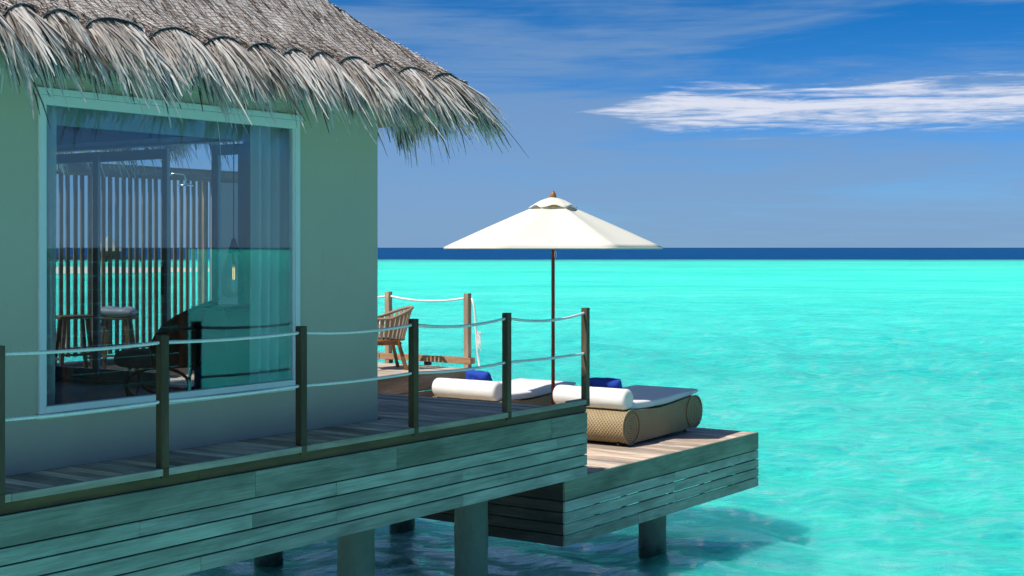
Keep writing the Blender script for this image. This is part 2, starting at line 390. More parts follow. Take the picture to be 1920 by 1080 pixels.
# ------------------------------------------------------------------ sea
def make_sea():
    A = np.concatenate([np.linspace(-.46, .46, 560), np.linspace(.46, 2*math.pi-.46, 70)[1:-1]])
    r = [0.5]
    while r[-1] < 8: r.append(r[-1]*1.12)
    while r[-1] < 110: r.append(r[-1]*1.0105)
    while r[-1] < 30000: r.append(r[-1]*1.05)
    r = np.array(r); na, nr = len(A), len(r)
    rr, aa = np.meshgrid(r, A, indexing='ij')
    f = rr*np.cos(aa); rt_ = rr*np.sin(aa)
    x = f*CH + rt_*SH; y = f*SH - rt_*CH; z = np.zeros_like(x)
    for k in range(34):
        lam = 10**rng.uniform(-.12, .85); th = rng.normal(2.4, .75); ph = rng.uniform(0, 6.28)
        z += .0062*lam**.85*np.sin((x*math.cos(th)+y*math.sin(th))*2*math.pi/lam + ph + .6*np.sin(x*.31+y*.23*(k % 3)))
    z *= np.clip(1-(rr-30)/120, 0, 1)*(np.cos(aa) > .4)
    co = np.stack([x, y, z+SEA], -1).reshape(-1, 3)
    i, j = np.meshgrid(np.arange(nr-1), np.arange(na), indexing='ij'); j2 = (j+1) % na
    F = np.stack([i*na+j, (i+1)*na+j, (i+1)*na+j2, i*na+j2], -1).reshape(-1, 4)
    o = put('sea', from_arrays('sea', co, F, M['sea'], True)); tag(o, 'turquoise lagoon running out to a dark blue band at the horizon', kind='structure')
make_sea()
def make_bed():
    nx = 130; g = np.linspace(-1, 1, nx); q = np.sign(g)*np.abs(g)**2.2*190
    x, y = np.meshgrid(q+12, q+8, indexing='ij')
    z = SEA - .62 + .10*np.sin(x*1.1+.7*np.sin(y*.9))*np.sin(y*1.35+.8*np.sin(x*.6)) + .10*np.sin(x*.33+y*.21)
    F = [(i*nx+j, (i+1)*nx+j, (i+1)*nx+j+1, i*nx+j+1) for i in range(nx-1) for j in range(nx-1)]
    o = put('lagoon_bed', from_arrays('lagoon_bed', np.stack([x, y, z], -1).reshape(-1, 3), F, M['bed_sand'], True)); tag(o, 'pale sandy bed under the clear lagoon water', kind='structure')
make_bed()
def cw(d, r, z): return Vector((d*CH + r*SH, d*SH - r*CH, z))
bm = B(); n = 90; rings = []
for k in range(7):
    f_ = [1, .92, .8, .6, .4, .2, .02][k]; z_ = [-.35, .02, .28, .5, .62, .7, .72][k]
    ring = []
    for a in range(n):
        th = 2*math.pi*a/n; wob_ = 1 + .10*math.sin(3*th+1) + .05*math.sin(7*th)
        ring.append(bm.verts.new(cw(246 + math.sin(th)*56*f_*wob_, -142 + math.cos(th)*100*f_*wob_, SEA + z_)))
    rings.append(ring)
for A_, C_ in zip(rings, rings[1:]):
    for a in range(n): bm.faces.new((A_[a], A_[(a+1) % n], C_[(a+1) % n], C_[a]))
bm.faces.new(rings[-1])
o = part('sandbank', bm, M['sand'], smooth=True); tag(o, 'pale sandbank lying in the lagoon, seen through the villa window', kind='structure')

# ------------------------------------------------------------------ decks
YF = 8.30                                    # outer face of the boardwalk
ROWS = [(-.365, -.475), (-.487, -.597), (-.609, -.719), (-.731, -.841)]
def plank_row(root, xs, y0, y1, ztop, mname, gap=.009, th=.03, bev=.003):
    cache = {}
    for a, b in zip(xs, xs[1:]):
        key = (round(b-a, 3), round(y1-y0, 2))
        if key not in cache:
            w_ = b-a-gap; cache[key] = to_mesh(boxbm(-w_/2, w_/2, -(y1-y0)/2, (y1-y0)/2, -th, 0, bev=bev), 'plank', M[mname])
        dz_ = random.uniform(-.0018, .0018)
        put('plank', cache[key], root, Vector(((a+b)/2, (y0+y1)/2, ztop+dz_)) - Vector(root.location))
def side_rows(root, x0, x1, y, ztop, fascia, rows, joints_f, joints_r, mname='cladding', th=.028):
    """fascia board and slats on a face looking towards -y; pieces butt end to end"""
    def run(name, z1, z0, joints, proud):
        js = [x0] + [j for j in joints if x0 < j < x1] + [x1]
        for a, b in zip(js, js[1:]):
            h = z1-z0; L = b-a-.003
            me = to_mesh(boxbm(-L/2, L/2, 0, th, -h, 0, bev=.0025), name, M['fascia' if name == 'fascia_board' else mname])
            put(name, me, root, Vector(((a+b)/2, y-proud+random.uniform(-.002, .002), ztop+z1)) - Vector(root.location))
    run('fascia_board', fascia[0], fascia[1], joints_f, 0)
    for k, (z1, z0) in enumerate(rows): run('slat', z1, z0, joints_r[k % len(joints_r)], 0)

walk = thing('boardwalk', (3, YF, 0), 'raised timber boardwalk in front of the villa wall with slatted side', 'boardwalk')
xs = list(np.arange(2.6, 12.5, .1225)); xe = xs[-1]
n1 = [x for x in xs if x < 10.6]
plank_row(walk, n1, YF+.02, 8.95, 0, 'plank')
plank_row(walk, [x for x in xs if x >= n1[-1]-.001], YF+.02, 12.4, 0, 'plank')
for a, b in ((2.6, 5.9), (5.9, 8.74), (8.74, 11.7), (11.7, 13.24)):
    part('edge_board', boxbm(a+.0015, b-.0015, YF-.012, YF+.018, -.056, -.002, bev=.003), M['lip'], walk, wc=True)
for a, b in ((2.6, 7.6), (7.6, 11.71), (11.71, 13.22)):
    part('trim_board', boxbm(a+.0015, b-.0015, YF+.022, YF+.06, -.142, -.058, bev=.002), M['trim'], walk, wc=True)
part('edge_board', boxbm(12.9, 13.24, YF+.0195, YF+.09, -.03, .0, bev=.003), M['lip'], walk, wc=True)
jr = [[4.1, 7.0, 9.15, 12.6], [5.2, 8.15, 10.95], [6.1, 9.15], [4.8, 7.6, 8.15+2.8]]
side_rows(walk, 2.6, 13.2, YF-.004, 0, (-.144, -.354), ROWS, [5.1, 8.18, 9.95, 12.5], jr)
# end return of the boardwalk and its carcass
part('added_gap_backing', boxbm(2.6, 13.17, YF+.061, YF+.0645, -.84, -.034), M['dark_wood'], walk, wc=True)  # added behind the slats so no light shows through the gaps
for z1, z0 in [(-.144, -.354)] + ROWS:
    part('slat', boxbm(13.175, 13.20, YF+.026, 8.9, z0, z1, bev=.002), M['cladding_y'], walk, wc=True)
for x in np.arange(3.0, 13.2, 1.484):
    part('joist', boxbm(x-.03, x+.03, YF+.065, 12.3 if x > 10 else 9.6, -.33, -.035), M['dark_wood'], walk, wc=True)
part('bearer', boxbm(2.6, 12.9, 9.0, 9.2, -.80, -.34), M['dark_wood'], walk, wc=True)
part('step', boxbm(12.43, 12.95, 8.95, 11.6, -.47, -.43, bev=.003), M['plank'], walk, wc=True)
part('end_riser', boxbm(12.39, 12.42, 8.6, 12.4, -.80, -.036), M['cladding_y'], walk, wc=True)

PZ = -.87; PY = 8.46; PX0, PX1 = 13.0, 17.86
plat = thing('sun_deck', (PX0, PY, PZ), 'lower square timber sun deck carrying the two sun loungers', 'deck')
plank_row(plat, list(np.linspace(PX0+.02, PX1-.03, 40)), PY+.03, 12.44, PZ, 'plank')
side_rows(plat, PX0, PX1, PY, PZ, (.0, -.232), [(-.244, -.354), (-.368, -.478), (-.492, -.602), (-.616, -.736)], [], [[15.5], [15.5, 16.9], [15.5], [14.6, 15.5]])
for k, (z1, z0) in enumerate([(0, -.232), (-.244, -.354), (-.368, -.478), (-.492, -.602), (-.616, -.736)]):
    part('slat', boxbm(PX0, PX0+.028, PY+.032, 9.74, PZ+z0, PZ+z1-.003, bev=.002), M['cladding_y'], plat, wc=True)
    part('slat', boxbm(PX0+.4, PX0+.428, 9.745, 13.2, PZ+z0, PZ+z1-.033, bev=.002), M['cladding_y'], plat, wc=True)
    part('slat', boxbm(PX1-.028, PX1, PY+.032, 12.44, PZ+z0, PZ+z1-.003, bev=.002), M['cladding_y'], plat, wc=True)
    part('slat', boxbm(PX0, PX0+.4, 9.712, 9.74, PZ+z0+.001, PZ+z1-.035), M['cladding'], plat, wc=True)
part('added_gap_backing', boxbm(PX0+.030, PX0+.034, PY+.034, 9.71, PZ-.735, PZ-.034), M['dark_wood'], plat, wc=True)  # unseen boards added to keep the side slat gaps dark
part('added_gap_backing', boxbm(PX0+.430, PX0+.434, 9.75, 13.2, PZ-.735, PZ-.034), M['dark_wood'], plat, wc=True)
for x in np.arange(13.5, 17.8, .55):
    part('joist', boxbm(x-.025, x+.025, PY+.05, 12.4, PZ-.2, PZ-.034), M['dark_wood'], plat, wc=True)
for x in (13.75, 14.35, 15.48, 16.3, 17.1):
    part('stud', boxbm(x-.03, x+.03, PY+.034, PY+.075, PZ-.73, PZ-.21), M['dark_wood'], plat, wc=True)
part('bearer', boxbm(13.45, 17.8, 9.0, 9.2, PZ-.45, PZ-.21), M['dark_wood'], plat, wc=True)

TZ = -.10; TX1 = 16.72; TY0 = 12.45
terr = thing('terrace', (12.5, TY0, TZ), 'sunlit timber terrace beside the villa with chair and rope rail', 'terrace')
plank_row(terr, list(np.arange(12.43, TX1-.03, .1225)), TY0+.03, 15.0, TZ, 'planks_light')
plank_row(terr, list(np.arange(10.47, 12.43, .1225)), 12.45, 15.0, TZ, 'planks_light')
plank_row(terr, list(np.arange(10.47, TX1-.03, .1225)), 15.004, 18.2, TZ, 'planks_shaded')
part('riser_board', boxbm(12.43, TX1, TY0, TY0+.026, TZ-.24, TZ-.001, bev=.003), M['riser'], terr, wc=True)
for z1, z0 in ((-.25, -.45), (-.46, -.66), (-.67, -.83)):
    part('riser_board', boxbm(12.43, TX1, TY0, TY0+.026, TZ+z0, TZ+z1, bev=.003), M['riser'], terr, wc=True)
for a, b in ((TY0, 14.2), (14.2, 16.0), (16.0, 18.2)):
    part('curb', boxbm(TX1-.10, TX1+.02, a+.01, b-.002, TZ+.055, TZ+.145, bev=.004), M['teak_y'], terr, wc=True)
for y in np.arange(TY0+.1, 18.2, .75):
    part('curb_block', boxbm(TX1-.08, TX1, y-.04, y+.04, TZ, TZ+.055), M['dark_wood'], terr, wc=True)
part('underside', boxbm(10.5, TX1-.05, 12.5, 18.1, TZ-.25, TZ-.04), M['dark_wood'], terr, wc=True)

# ------------------------------------------------------------------ piles
def pile_bm(top):
    bm = B(); prof = [(.18, SEA-1.6)]
    for k in range(14):
        z_ = SEA-.8 + (top-SEA+.8)*k/13; prof.append((.18 + .004*math.sin(k*2.1), z_))
    prof.append((0, top)); return lathe(bm, [(r, z_) for r, z_ in prof], 28)
piles = [(10.33, 9.12, -.80, 'pile nearest the camera, under the middle of the boardwalk'),
         (12.18, 9.12, -.80, 'concrete pile just left of the dark end of the sun deck'),
         (16.09, 9.12, PZ-.46, 'concrete pile standing in the water under the outer sun deck edge'),
         (7.3, 9.12, -.80, 'concrete pile under the boardwalk near the villa window'),
         (12.85, 12.8, -.36, 'dark shaded pile behind, low under the boardwalk at left'),
         (15.6, 12.9, -.36, 'dark shaded pile farther back between the two front piles'),
         (10.3, 13.4, -.36, 'shaded pile below the villa floor behind the boardwalk')]
for x, y, top, lab in piles:
    me = to_mesh(pile_bm(top), 'concrete_pile', M['pile'], True)
    o = put('concrete_pile', me, None, (x, y, 0)); tag(o, lab, 'pile', 'round concrete piles carrying the decks')

# ------------------------------------------------------------------ ropes & railings
def rope_bm(p, q, sag, rad=.0142, pitch=.034, step=.0057, ends=0.0):
    p, q = Vector(p), Vector(q); L = (q-p).length; N = max(8, int(L/step)); seg = 9
    h = (q-p).normalized(); s = h.cross(Vector((0, 0, 1))).normalized()
    co = []; F = []
    for i in range(N+1):
        u = i/N; c = p.lerp(q, u) + Vector((0, 0, -4*sag*u*(1-u)))
        t_ = Vector((h.x, h.y, h.z - 4*sag*(1-2*u)/L)).normalized(); b = s.cross(t_)
        tw = 2*math.pi*L*u/pitch/1.0
        for k in range(seg):
            a = 2*math.pi*k/seg; rr_ = rad*(.70 + .34*abs(math.cos(1.5*a)))
            co.append(c + (s*math.cos(a+tw/3) + b*math.sin(a+tw/3))*rr_)
    for i in range(N):
        for k in range(seg):
            F.append((i*seg+k, i*seg+(k+1) % seg, (i+1)*seg+(k+1) % seg, (i+1)*seg+k))
    return co, F
def rope(name, p, q, sag, parent, m_='rope', **k):
    co, F = rope_bm(p, q, sag, **k); L0 = Vector(parent.location)
    me = from_arrays(name, [c-L0 for c in co], F, M[m_], True); return put(name, me, parent)
PS = .071
px = [5.76 + 1.489*i for i in range(-2, 6)]
px[2] += .055; px[3] -= .01; px[6] += .0
rail = thing('rope_railing', (px[0], YF, 0), 'rope railing with six dark timber posts along the boardwalk edge', 'railing')
pm = B(); box(pm, -PS/2, PS/2, -PS/2, PS/2, .001, 1.0, bev=.004); post_me = to_mesh(pm, 'post', M['post'])
fm = B(); box(fm, -PS/2+.001, PS/2-.001, -PS/2-.0005, -PS/2+.026, -.075, .0005, bev=.002); tongue_me = to_mesh(fm, 'post_foot', M['post'])
YP = YF + PS/2 - .042 + .03
for i, x in enumerate(px):
    p_ = put('post', post_me, rail, Vector((x, YP, 0))-Vector(rail.location)); p_.rotation_euler = (0, 0, random.uniform(-.02, .02))
    put('post_foot', tongue_me, p_, (0, -.0, 0))
    for hz in (.945, .50):
        bm = B(); tube(bm, [(-PS/2-.003, 0, hz), (-PS/2+.001, 0, hz)], .018, 14); put('rope_hole', to_mesh(bm, 'rope_hole', M['black']), p_)
sags = [.012, .012, .014, .012, .028, .045, .055]; sags2 = [.010, .010, .010, .010, .012, .024, .010]
for i, (a, b) in enumerate(zip(px, px[1:])):
    rope('rope', (a+PS/2-.01, YP, .945), (b-PS/2+.01, YP, .945), sags[i], rail)
    rope('rope', (a+PS/2-.01, YP, .50), (b-PS/2+.01, YP, .50), sags2[i], rail)
YT = [12.55, 14.06, 15.57, 17.08]
rail2 = thing('rope_railing', (TX1, YT[0], TZ), 'sunlit rope railing on the far terrace edge behind the chair', 'railing')
pm = B(); box(pm, -.043, .043, -.043, .043, -.15, 1.09, bev=.005)
for s_ in (.30, .83): box(pm, -.0445, .0445, -.0445, .0445, s_, s_+.006)
post2 = to_mesh(pm, 'post', M['post_grey'])
for y in YT: put('post', post2, rail2, Vector((TX1-.05, y, TZ))-Vector(rail2.location))
for a, b in zip(YT, YT[1:]):
    rope('rope', (TX1-.05, a+.03, TZ+1.02), (TX1-.05, b-.03, TZ+1.02), .06, rail2, rad=.017)
    rope('rope', (TX1-.05, a+.03, TZ+.60), (TX1-.05, b-.03, TZ+.60), .03, rail2, rad=.017)
hr = thing('loose_rope', (TX1-.03, YT[0]-.055, TZ), 'loose white rope with frayed knot hanging from the terrace corner post', 'rope')
L0 = Vector(hr.location)
bm = B(); tube(bm, [Vector((0, 0, 1.02)), Vector((.02, -.03, .93)), Vector((.03, -.05, .75)), Vector((.04, -.05, .6)), Vector((.05, -.06, .4)), Vector((.06, -.07, .2)), Vector((.09, -.08, .03)), Vector((.05, -.12, -.01))], .016, 9)
part('rope_end', bm, M['rope'], hr, True)
bm = B()
for k in range(70):
    a = Vector((.05, -.07, .45 + random.uniform(-.09, .08))); d = Vector((random.uniform(-.01, .03), random.uniform(-.07, .01), random.uniform(-.12, .04)))
    tube(bm, [a, a+d*.6, a+d+Vector((0, 0, -.02))], .0035, 4)
part('frayed_strands', bm, M['rope'], hr, kind='stuff')

# ------------------------------------------------------------------ villa
WY = 8.95; WX = 10.45; VX0, VY1 = 2.2, 14.25; FZ = .15; CZ = 2.95
WL, WR, WB, WT = on_y(71, WY), on_y(560, WY), .42, 2.80
villa = thing('villa', (VX0, WY, 0), 'thatched overwater villa with plain rendered wall and large window', 'villa')
bm = B(); T_ = .12
box(bm, VX0, WL, WY, WY+T_, .0, 3.12); box(bm, WR, WX, WY, WY+T_, .0, 3.12)
box(bm, WL, WR, WY, WY+T_, .0, WB); box(bm, WL, WR, WY, WY+T_, WT, 3.12)
part('front_wall', bm, M['render'], villa, wc=True)
DY0, DY1, DZ1 = on_x(474, WX), 13.95, 2.76
bm = B(); box(bm, WX-T_, WX, WY+T_, DY0, -.3, 3.12); box(bm, WX-T_, WX, DY1, VY1, -.3, 3.12)
box(bm, WX-T_, WX, DY0, DY1, DZ1, 3.12); box(bm, WX-T_, WX, DY0, DY1, -.3, FZ+.02)
part('side_wall', bm, M['render'], villa, wc=True)
part('back_wall', boxbm(VX0, WX-T_, VY1-T_, VY1, -.3, 3.12), M['render'], villa, wc=True)
part('end_wall', boxbm(VX0, VX0+T_, WY+T_, VY1-T_, -.3, 3.12), M['render'], villa, wc=True)
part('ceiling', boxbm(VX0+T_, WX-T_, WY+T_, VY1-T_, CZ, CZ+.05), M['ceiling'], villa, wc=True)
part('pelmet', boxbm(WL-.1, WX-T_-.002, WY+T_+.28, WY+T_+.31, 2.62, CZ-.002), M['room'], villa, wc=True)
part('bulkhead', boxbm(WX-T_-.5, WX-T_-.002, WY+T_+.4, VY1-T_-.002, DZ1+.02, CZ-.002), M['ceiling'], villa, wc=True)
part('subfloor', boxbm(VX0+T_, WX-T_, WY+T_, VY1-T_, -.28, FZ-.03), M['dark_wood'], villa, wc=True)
fme = to_mesh(boxbm(-3.99, 3.99, -.093, .093, -.02, 0, bev=.003), 'floorboard', M['floorboard'])
y = WY+T_+.1
while y < VY1-T_-.1:
    put('floorboard', fme, villa, Vector((VX0+T_+4.02, y, FZ-.005))-Vector(villa.location)); y += .192
# window: frame, pane, sill
win = part('window', B(), M['frame'], villa, wc=True); bm = bmesh.new()
fw_ = .055
box(bm, WL, WL+fw_, WY-.022, WY+.05, WB, WT, bev=.003); box(bm, WR-fw_, WR, WY-.022, WY+.05, WB, WT, bev=.003)
box(bm, WL+fw_, WR-fw_, WY-.020, WY+.05, WT-.075, WT-.001, bev=.003); box(bm, WL+fw_, WR-fw_, WY-.020, WY+.05, WB+.001, WB+fw_, bev=.003)
box(bm, WL+fw_, WL+fw_+.018, WY-.005, WY+.045, WB+fw_, WT-.075); box(bm, WR-fw_-.018, WR-fw_, WY-.005, WY+.045, WB+fw_, WT-.075)
bm.to_mesh(win.data); bm.free()
part('pane', boxbm(WL+fw_+.004, WR-fw_-.004, WY+.010, WY+.018, WB+fw_-.01, WT-.07), M['glass'], win, wc=True)
bm = B(); box(bm, WL-.02, WR+.02, WY-.045, WY-.001, WB-.035, WB-.001, bev=.004); part('sill', bm, M['frame'], win, wc=True)
bm = B(); box(bm, WL-.03, WR+.03, WY-.030, WY-.001, WT+.001, WT+.05, bev=.003); part('head_trim', bm, M['frame'], win, wc=True)
# sliding doors in the side wall
def door_panel(ya, yb, x, z0, z1, sw=.085):
    d = part('sliding_door', B(), M['aluminium'], villa, wc=True); bm = bmesh.new()
    box(bm, x-.022, x+.022, ya, ya+sw, z0, z1, bev=.003); box(bm, x-.022, x+.022, yb-sw, yb, z0, z1, bev=.003)
    box(bm, x-.02, x+.02, ya+sw, yb-sw, z1-.11, z1-.001); box(bm, x-.02, x+.02, ya+sw, yb-sw, z0, z0+.12)
    bm.to_mesh(d.data); bm.free()
    part('pane', boxbm(x-.004, x+.004, ya+sw+.001, yb-sw-.001, z0+.12, z1-.11), M['glass2'], d, wc=True)
    return d
X1, X2 = WX-.085, WX-.035
door_panel(on_x(186, X1), DY1-.01, X1, FZ+.025, DZ1-.03)
d = door_panel(on_x(316, X2), on_x(176, X2), X2, FZ+.025, DZ1-.03)
bm = B(); box(bm, X2-.05, X2-.024, on_x(311, X2), on_x(308, X2), 1.15, 1.45, bev=.004); part('door_handle', bm, M['black'], d, wc=True)
door_panel(DY0+.01, on_x(399, X1), X1, FZ+.025, DZ1-.03, .10)
# eaves: board ring, soffit
RX1, RY0, RX0, RY1 = WX+.62, WY-.62, 1.58, VY1+.62; RZ = 3.24; K = .91
e = .07
bm = B(); a0, a1, b0, b1 = RX0+e, RX1-e, RY0+e, RY1-e
box(bm, a0, a1, b0, b0+.03, 2.87, 3.17, bev=.003); box(bm, a0, a1, b1-.03, b1, 2.87, 3.17, bev=.003)
box(bm, a1-.03, a1, b0+.032, b1-.032, 2.87, 3.17, bev=.003); box(bm, a0, a0+.03, b0+.032, b1-.032, 2.87, 3.17, bev=.003)
part('eave_board', bm, M['soffit'], villa, wc=True)
bm = B(); z0, z1 = 3.122, 3.14
box(bm, a0+.032, a1-.032, b0+.032, WY+.1, z0, z1); box(bm, a0+.032, a1-.032, VY1-.1, b1-.032, z0, z1)
box(bm, WX-.1, a1-.032, WY+.102, VY1-.102, z0, z1); box(bm, a0+.032, VX0+.1, WY+.102, VY1-.102, z0, z1)
part('soffit', bm, M['soffit'], villa, wc=True)
bm = B()
box(bm, VX0, WX-.001, WY-.05, WY-.001, 2.98, 3.12, bev=.003); part('wall_plate', bm, M['soffit'], villa, wc=True)

# ------------------------------------------------------------------ thatch roof
SLOPES = [  # corner, along, inward, length
    (Vector((RX0, RY0, 0)), Vector((1, 0, 0)), Vector((0, 1, 0)), RX1-RX0),
    (Vector((RX1, RY0, 0)), Vector((0, 1, 0)), Vector((-1, 0, 0)), RY1-RY0),
    (Vector((RX1, RY1, 0)), Vector((-1, 0, 0)), Vector((0, -1, 0)), RX1-RX0),
    (Vector((RX0, RY1, 0)), Vector((0, -1, 0)), Vector((1, 0, 0)), RY1-RY0)]
SMAX = (RY1-RY0)/2; SC = .425
NL = math.hypot(1, K)
def scal(t_, ph):                              # 0 at the ties, 1 in the middle of a bundle
    g = t_/SC + .30*math.sin(t_*1.7+ph) + .45*mnoise.noise((t_*1.3, ph, 5)); return abs(math.sin(math.pi*g))
def lift(t_, s_, ph, dhip):
    b = .085*scal(t_, ph)**.75*math.exp(-max(s_, 0)/.22) * min(1, dhip/.3)
    pit = -.085*math.exp(-(scal(t_, ph)/.25)**2)*math.exp(-max(s_, 0)/.15)
    nz_ = .030*mnoise.noise((t_*1.5+ph*7, s_*1.8, ph)) + .012*mnoise.noise((t_*6, s_*6, ph+3))
    return b + pit + nz_
def arc(t_, ph): return -.022 + .047*scal(t_, ph)**.8
def rpt(sl, t_, s_, off=0.0):
    P0, a, n_, L = SLOPES[sl]; ph = sl*2.3
    dh = max(0, min(t_-s_, L-s_-t_)); h = lift(t_, s_, ph, dh) + off
    hip = .05*math.exp(-(dh/.12)**2)
    sag = -.10*math.sin(math.pi*min(1, max(0, s_)/1.8))
    return P0 + a*t_ + n_*(s_ - h*K/NL) + Vector((0, 0, RZ + K*s_ + sag + (h+hip*.3)/NL))
roof = part('thatched_roof', B(), M['bed'], villa, wc=True); bm = bmesh.new()
for sl, (P0, a, n_, L) in enumerate(SLOPES):
    NT_ = 240 if sl == 0 else 120; NS = 46; g = []
    for j in range(NS+1):
        s_ = SMAX*(j/NS)**1.5; row = []
        for i in range(NT_+1):
            t_ = s_ + (L-2*s_)*i/NT_; row.append(bm.verts.new(rpt(sl, t_, s_ + arc(t_, sl*2.3)*math.exp(-s_/.08), -.012)))
        g.append(row)
    for j in range(NS):
        for i in range(NT_):
            try: bm.faces.new((g[j][i], g[j][i+1], g[j+1][i+1], g[j+1][i]))
            except Exception: pass
    # thick butt of the thatch under the edge
    low = [bm.verts.new(v.co + n_*.30 + Vector((0, 0, -.08))) for v in g[0]]
    for i in range(NT_): bm.faces.new((low[i], low[i+1], g[0][i+1], g[0][i]))
bmesh.ops.remove_doubles(bm, verts=bm.verts, dist=.0005)
bm.to_mesh(roof.data); bm.free(); roof.data.polygons.foreach_set('use_smooth', [True]*len(roof.data.polygons))
def ribbons(name, items, mname, kind='stuff'):
    """items: list of (points, half width vectors) -> joined ribbon mesh"""
    co = []; F = []; k = 0
    for pts, ws in items:
        n = len(pts)
        for p, w_ in zip(pts, ws): co.append(p-w_); co.append(p+w_)
        for i in range(n-1): F.append((k+2*i, k+2*i+1, k+2*i+3, k+2*i+2))
        k += 2*n
    me = from_arrays(name, [c - Vector((0, 0, 0)) for c in co], F, M[mname]); o = put(name, me, roof)
    o['kind'] = kind; return o
# straw lying on the slopes, under the net
items = []
for sl, cnt, smax in ((0, 34000, 1.75), (1, 3500, 1.2), (2, 1500, .8), (3, 800, .8)):
    P0, a, n_, L = SLOPES[sl]
    for k in range(cnt):
        s_ = random.random()**1.15*smax; t_ = random.uniform(s_, L-s_)
        if sl == 0 and t_ < 2.8: continue
        ln = random.uniform(.10, .30); sk = random.gauss(0, .10) - .05; wd = random.uniform(.003, .0105)
        sc_ = scal(t_, sl*2.3)
        if s_ < .35: sk += (1-sc_)*random.gauss(0, .45)
        o0 = random.uniform(.0, .018); pts = []
        for q_ in (0, .5, 1):
            ss = s_ - ln*q_; tt = t_ + sk*ln*q_
            ss = max(ss, arc(tt, sl*2.3))
            pts.append(rpt(sl, min(max(tt, max(ss, 0)), L-max(ss, 0)), ss, o0*(1 - .4*q_)))
        ax = (a + Vector((0, 0, random.uniform(-.35, .35)))).normalized()
        items.append((pts, [ax*wd, ax*wd*1.1, ax*wd*.5]))
# straggling tips along the hip
for k in range(420):
    s_ = random.uniform(0, 2.2); t_ = SLOPES[0][3]-s_
    p = rpt(0, t_, s_, .01); d = Vector((random.uniform(.2, 1), random.uniform(-1, .3), random.uniform(-.5, .3))).normalized()*random.uniform(.008, .028)
    items.append(([p, p+d*.6, p+d+Vector((0, 0, -.005))], [Vector((0, .003, .003))]*3))
ribbons('straw', items, 'frond')
# net over the thatch
items = []
for sl, smax in ((0, 1.6),):
    P0, a, n_, L = SLOPES[sl]
    for fam in (-1, 0, 1):
        pitch = .046 if fam == 0 else .085
        if fam == 0:
            s_ = .0
            while s_ < smax:
                pts = []; t_ = max(3.0, s_)
                while t_ < L-s_:
                    pts.append(rpt(0, t_, s_ + .008*mnoise.noise((t_*3, s_*9, 1)), .020)); t_ += .07
                if len(pts) > 2: items.append((pts, [Vector((0, .0013, .0018))]*len(pts)))
                s_ += pitch
        else:
            c0 = 2.4
            while c0 < L+1.2:
                pts = []; s_ = 0
                while s_ < smax:
                    t_ = c0 + fam*s_*.45
                    if s_ < t_ < L-s_ and t_ > 3: pts.append(rpt(0, t_ + .01*mnoise.noise((t_*5, s_*5, fam)), s_, .020))
                    s_ += .05
                if len(pts) > 2: items.append((pts, [Vector((.0015, 0, 0))]*len(pts)))
                c0 += pitch
t_ = 3.0; prevs = scal(t_, 0)
tie = []
while t_ < SLOPES[0][3]-.1:
    v0, v1_, v2_ = scal(t_-.006, 0), scal(t_, 0), scal(t_+.006, 0)
    if v1_ < v0 and v1_ <= v2_: tie.append(t_)
    t_ += .006
for tt in tie:  # dark strips added at each tie to imitate the shade in its creases
    for k in range(15):
        an = R(random.uniform(-62, 62)); ln = random.uniform(.07, .20); wv = random.uniform(.0012, .0032)
        pts = [rpt(0, tt + math.sin(an)*ln*q_, -.025 + math.cos(an)*ln*q_, .017) for q_ in (0, .35, .7, 1)]
        items.append((pts, [Vector((wv*f_, 0, wv*f_*.6)) for f_ in (1.6, 1.2, .8, .3)]))
ribbons('net', items, 'net')
# border cord of the net, dipping into every tie
for sl in (0, 1):
    P0, a, n_, L = SLOPES[sl]; pts = []; t_ = 0 if sl else 2.6
    while t_ < L:
        pts.append(rpt(sl, t_, arc(t_, sl*2.3), .004)); t_ += .03
    bm = B(); tube(bm, pts, .007, 5); part('net_border_cord', bm, M['net'], roof)
# hanging fringe of palm strips
def fringe(sl, n_per_m, t0, t1, seedv):
    P0, a, n_, L = SLOPES[sl]; rnd = random.Random(seedv); items = []
    outw = -n_
    for k in range(int((t1-t0)*n_per_m)):
        t_ = rnd.uniform(t0, t1); ph = sl*2.3
        sc_ = scal(min(max(t_, 0), L), ph); layer = rnd.random()
        # corner fans outwards
        fan = 0.0
        dl, dr_ = t_, L-t_
        if dr_ < .75: fan = (1-dr_/.75)
        elif dl < .75: fan = -(1-dl/.75)
        d = (outw + a*fan*.95).normalized() if abs(fan) > 0 else outw.copy()
        clump = mnoise.noise((t_*3.2, ph, 0))*.30 + mnoise.noise((t_*11, ph, 4))*.22
        lat = clump*1.2 + rnd.gauss(0, .20) + .12
        up = rnd.uniform(-.03, .05)
        ln = rnd.uniform(.28, .64) * (1 + .45*mnoise.noise((t_*3.6, ph+9, 2))) * (.86 if layer > .6 else 1.0)
        if rnd.random() < .10: ln *= 1.3
        start = rpt(sl, min(max(t_, .001), L-.001), arc(min(max(t_, 0), L), ph) - .004, -.004 - layer*.035)
        wd = rnd.uniform(.004, .0125)
        drop = .76 + rnd.gauss(.0, .11) + .24*layer
        droop = (rnd.uniform(.25, .95) + .40*layer)*(1-.45*abs(fan))
        vel = (d*1.0 + a*lat*.55 + Vector((0, 0, -drop))).normalized()
        p = start.copy(); pts = [p.copy()]; N = 5
        for q_ in range(N):
            vel = (vel + Vector((0, 0, -droop/N)) + Vector((rnd.gauss(0, .065), rnd.gauss(0, .065), 0))).normalized()
            p = p + vel*ln/N; pts.append(p.copy())
        tw = rnd.uniform(-.9, .9)
        side = (a*math.cos(tw) + d.cross(a)*math.sin(tw))
        ws = [side*wd*f_ for f_ in (.75, 1.0, 1.05, 1.0, .85, .30)]
        items.append((pts, ws))
    return items
L0_, L1_ = SLOPES[0][3], SLOPES[1][3]
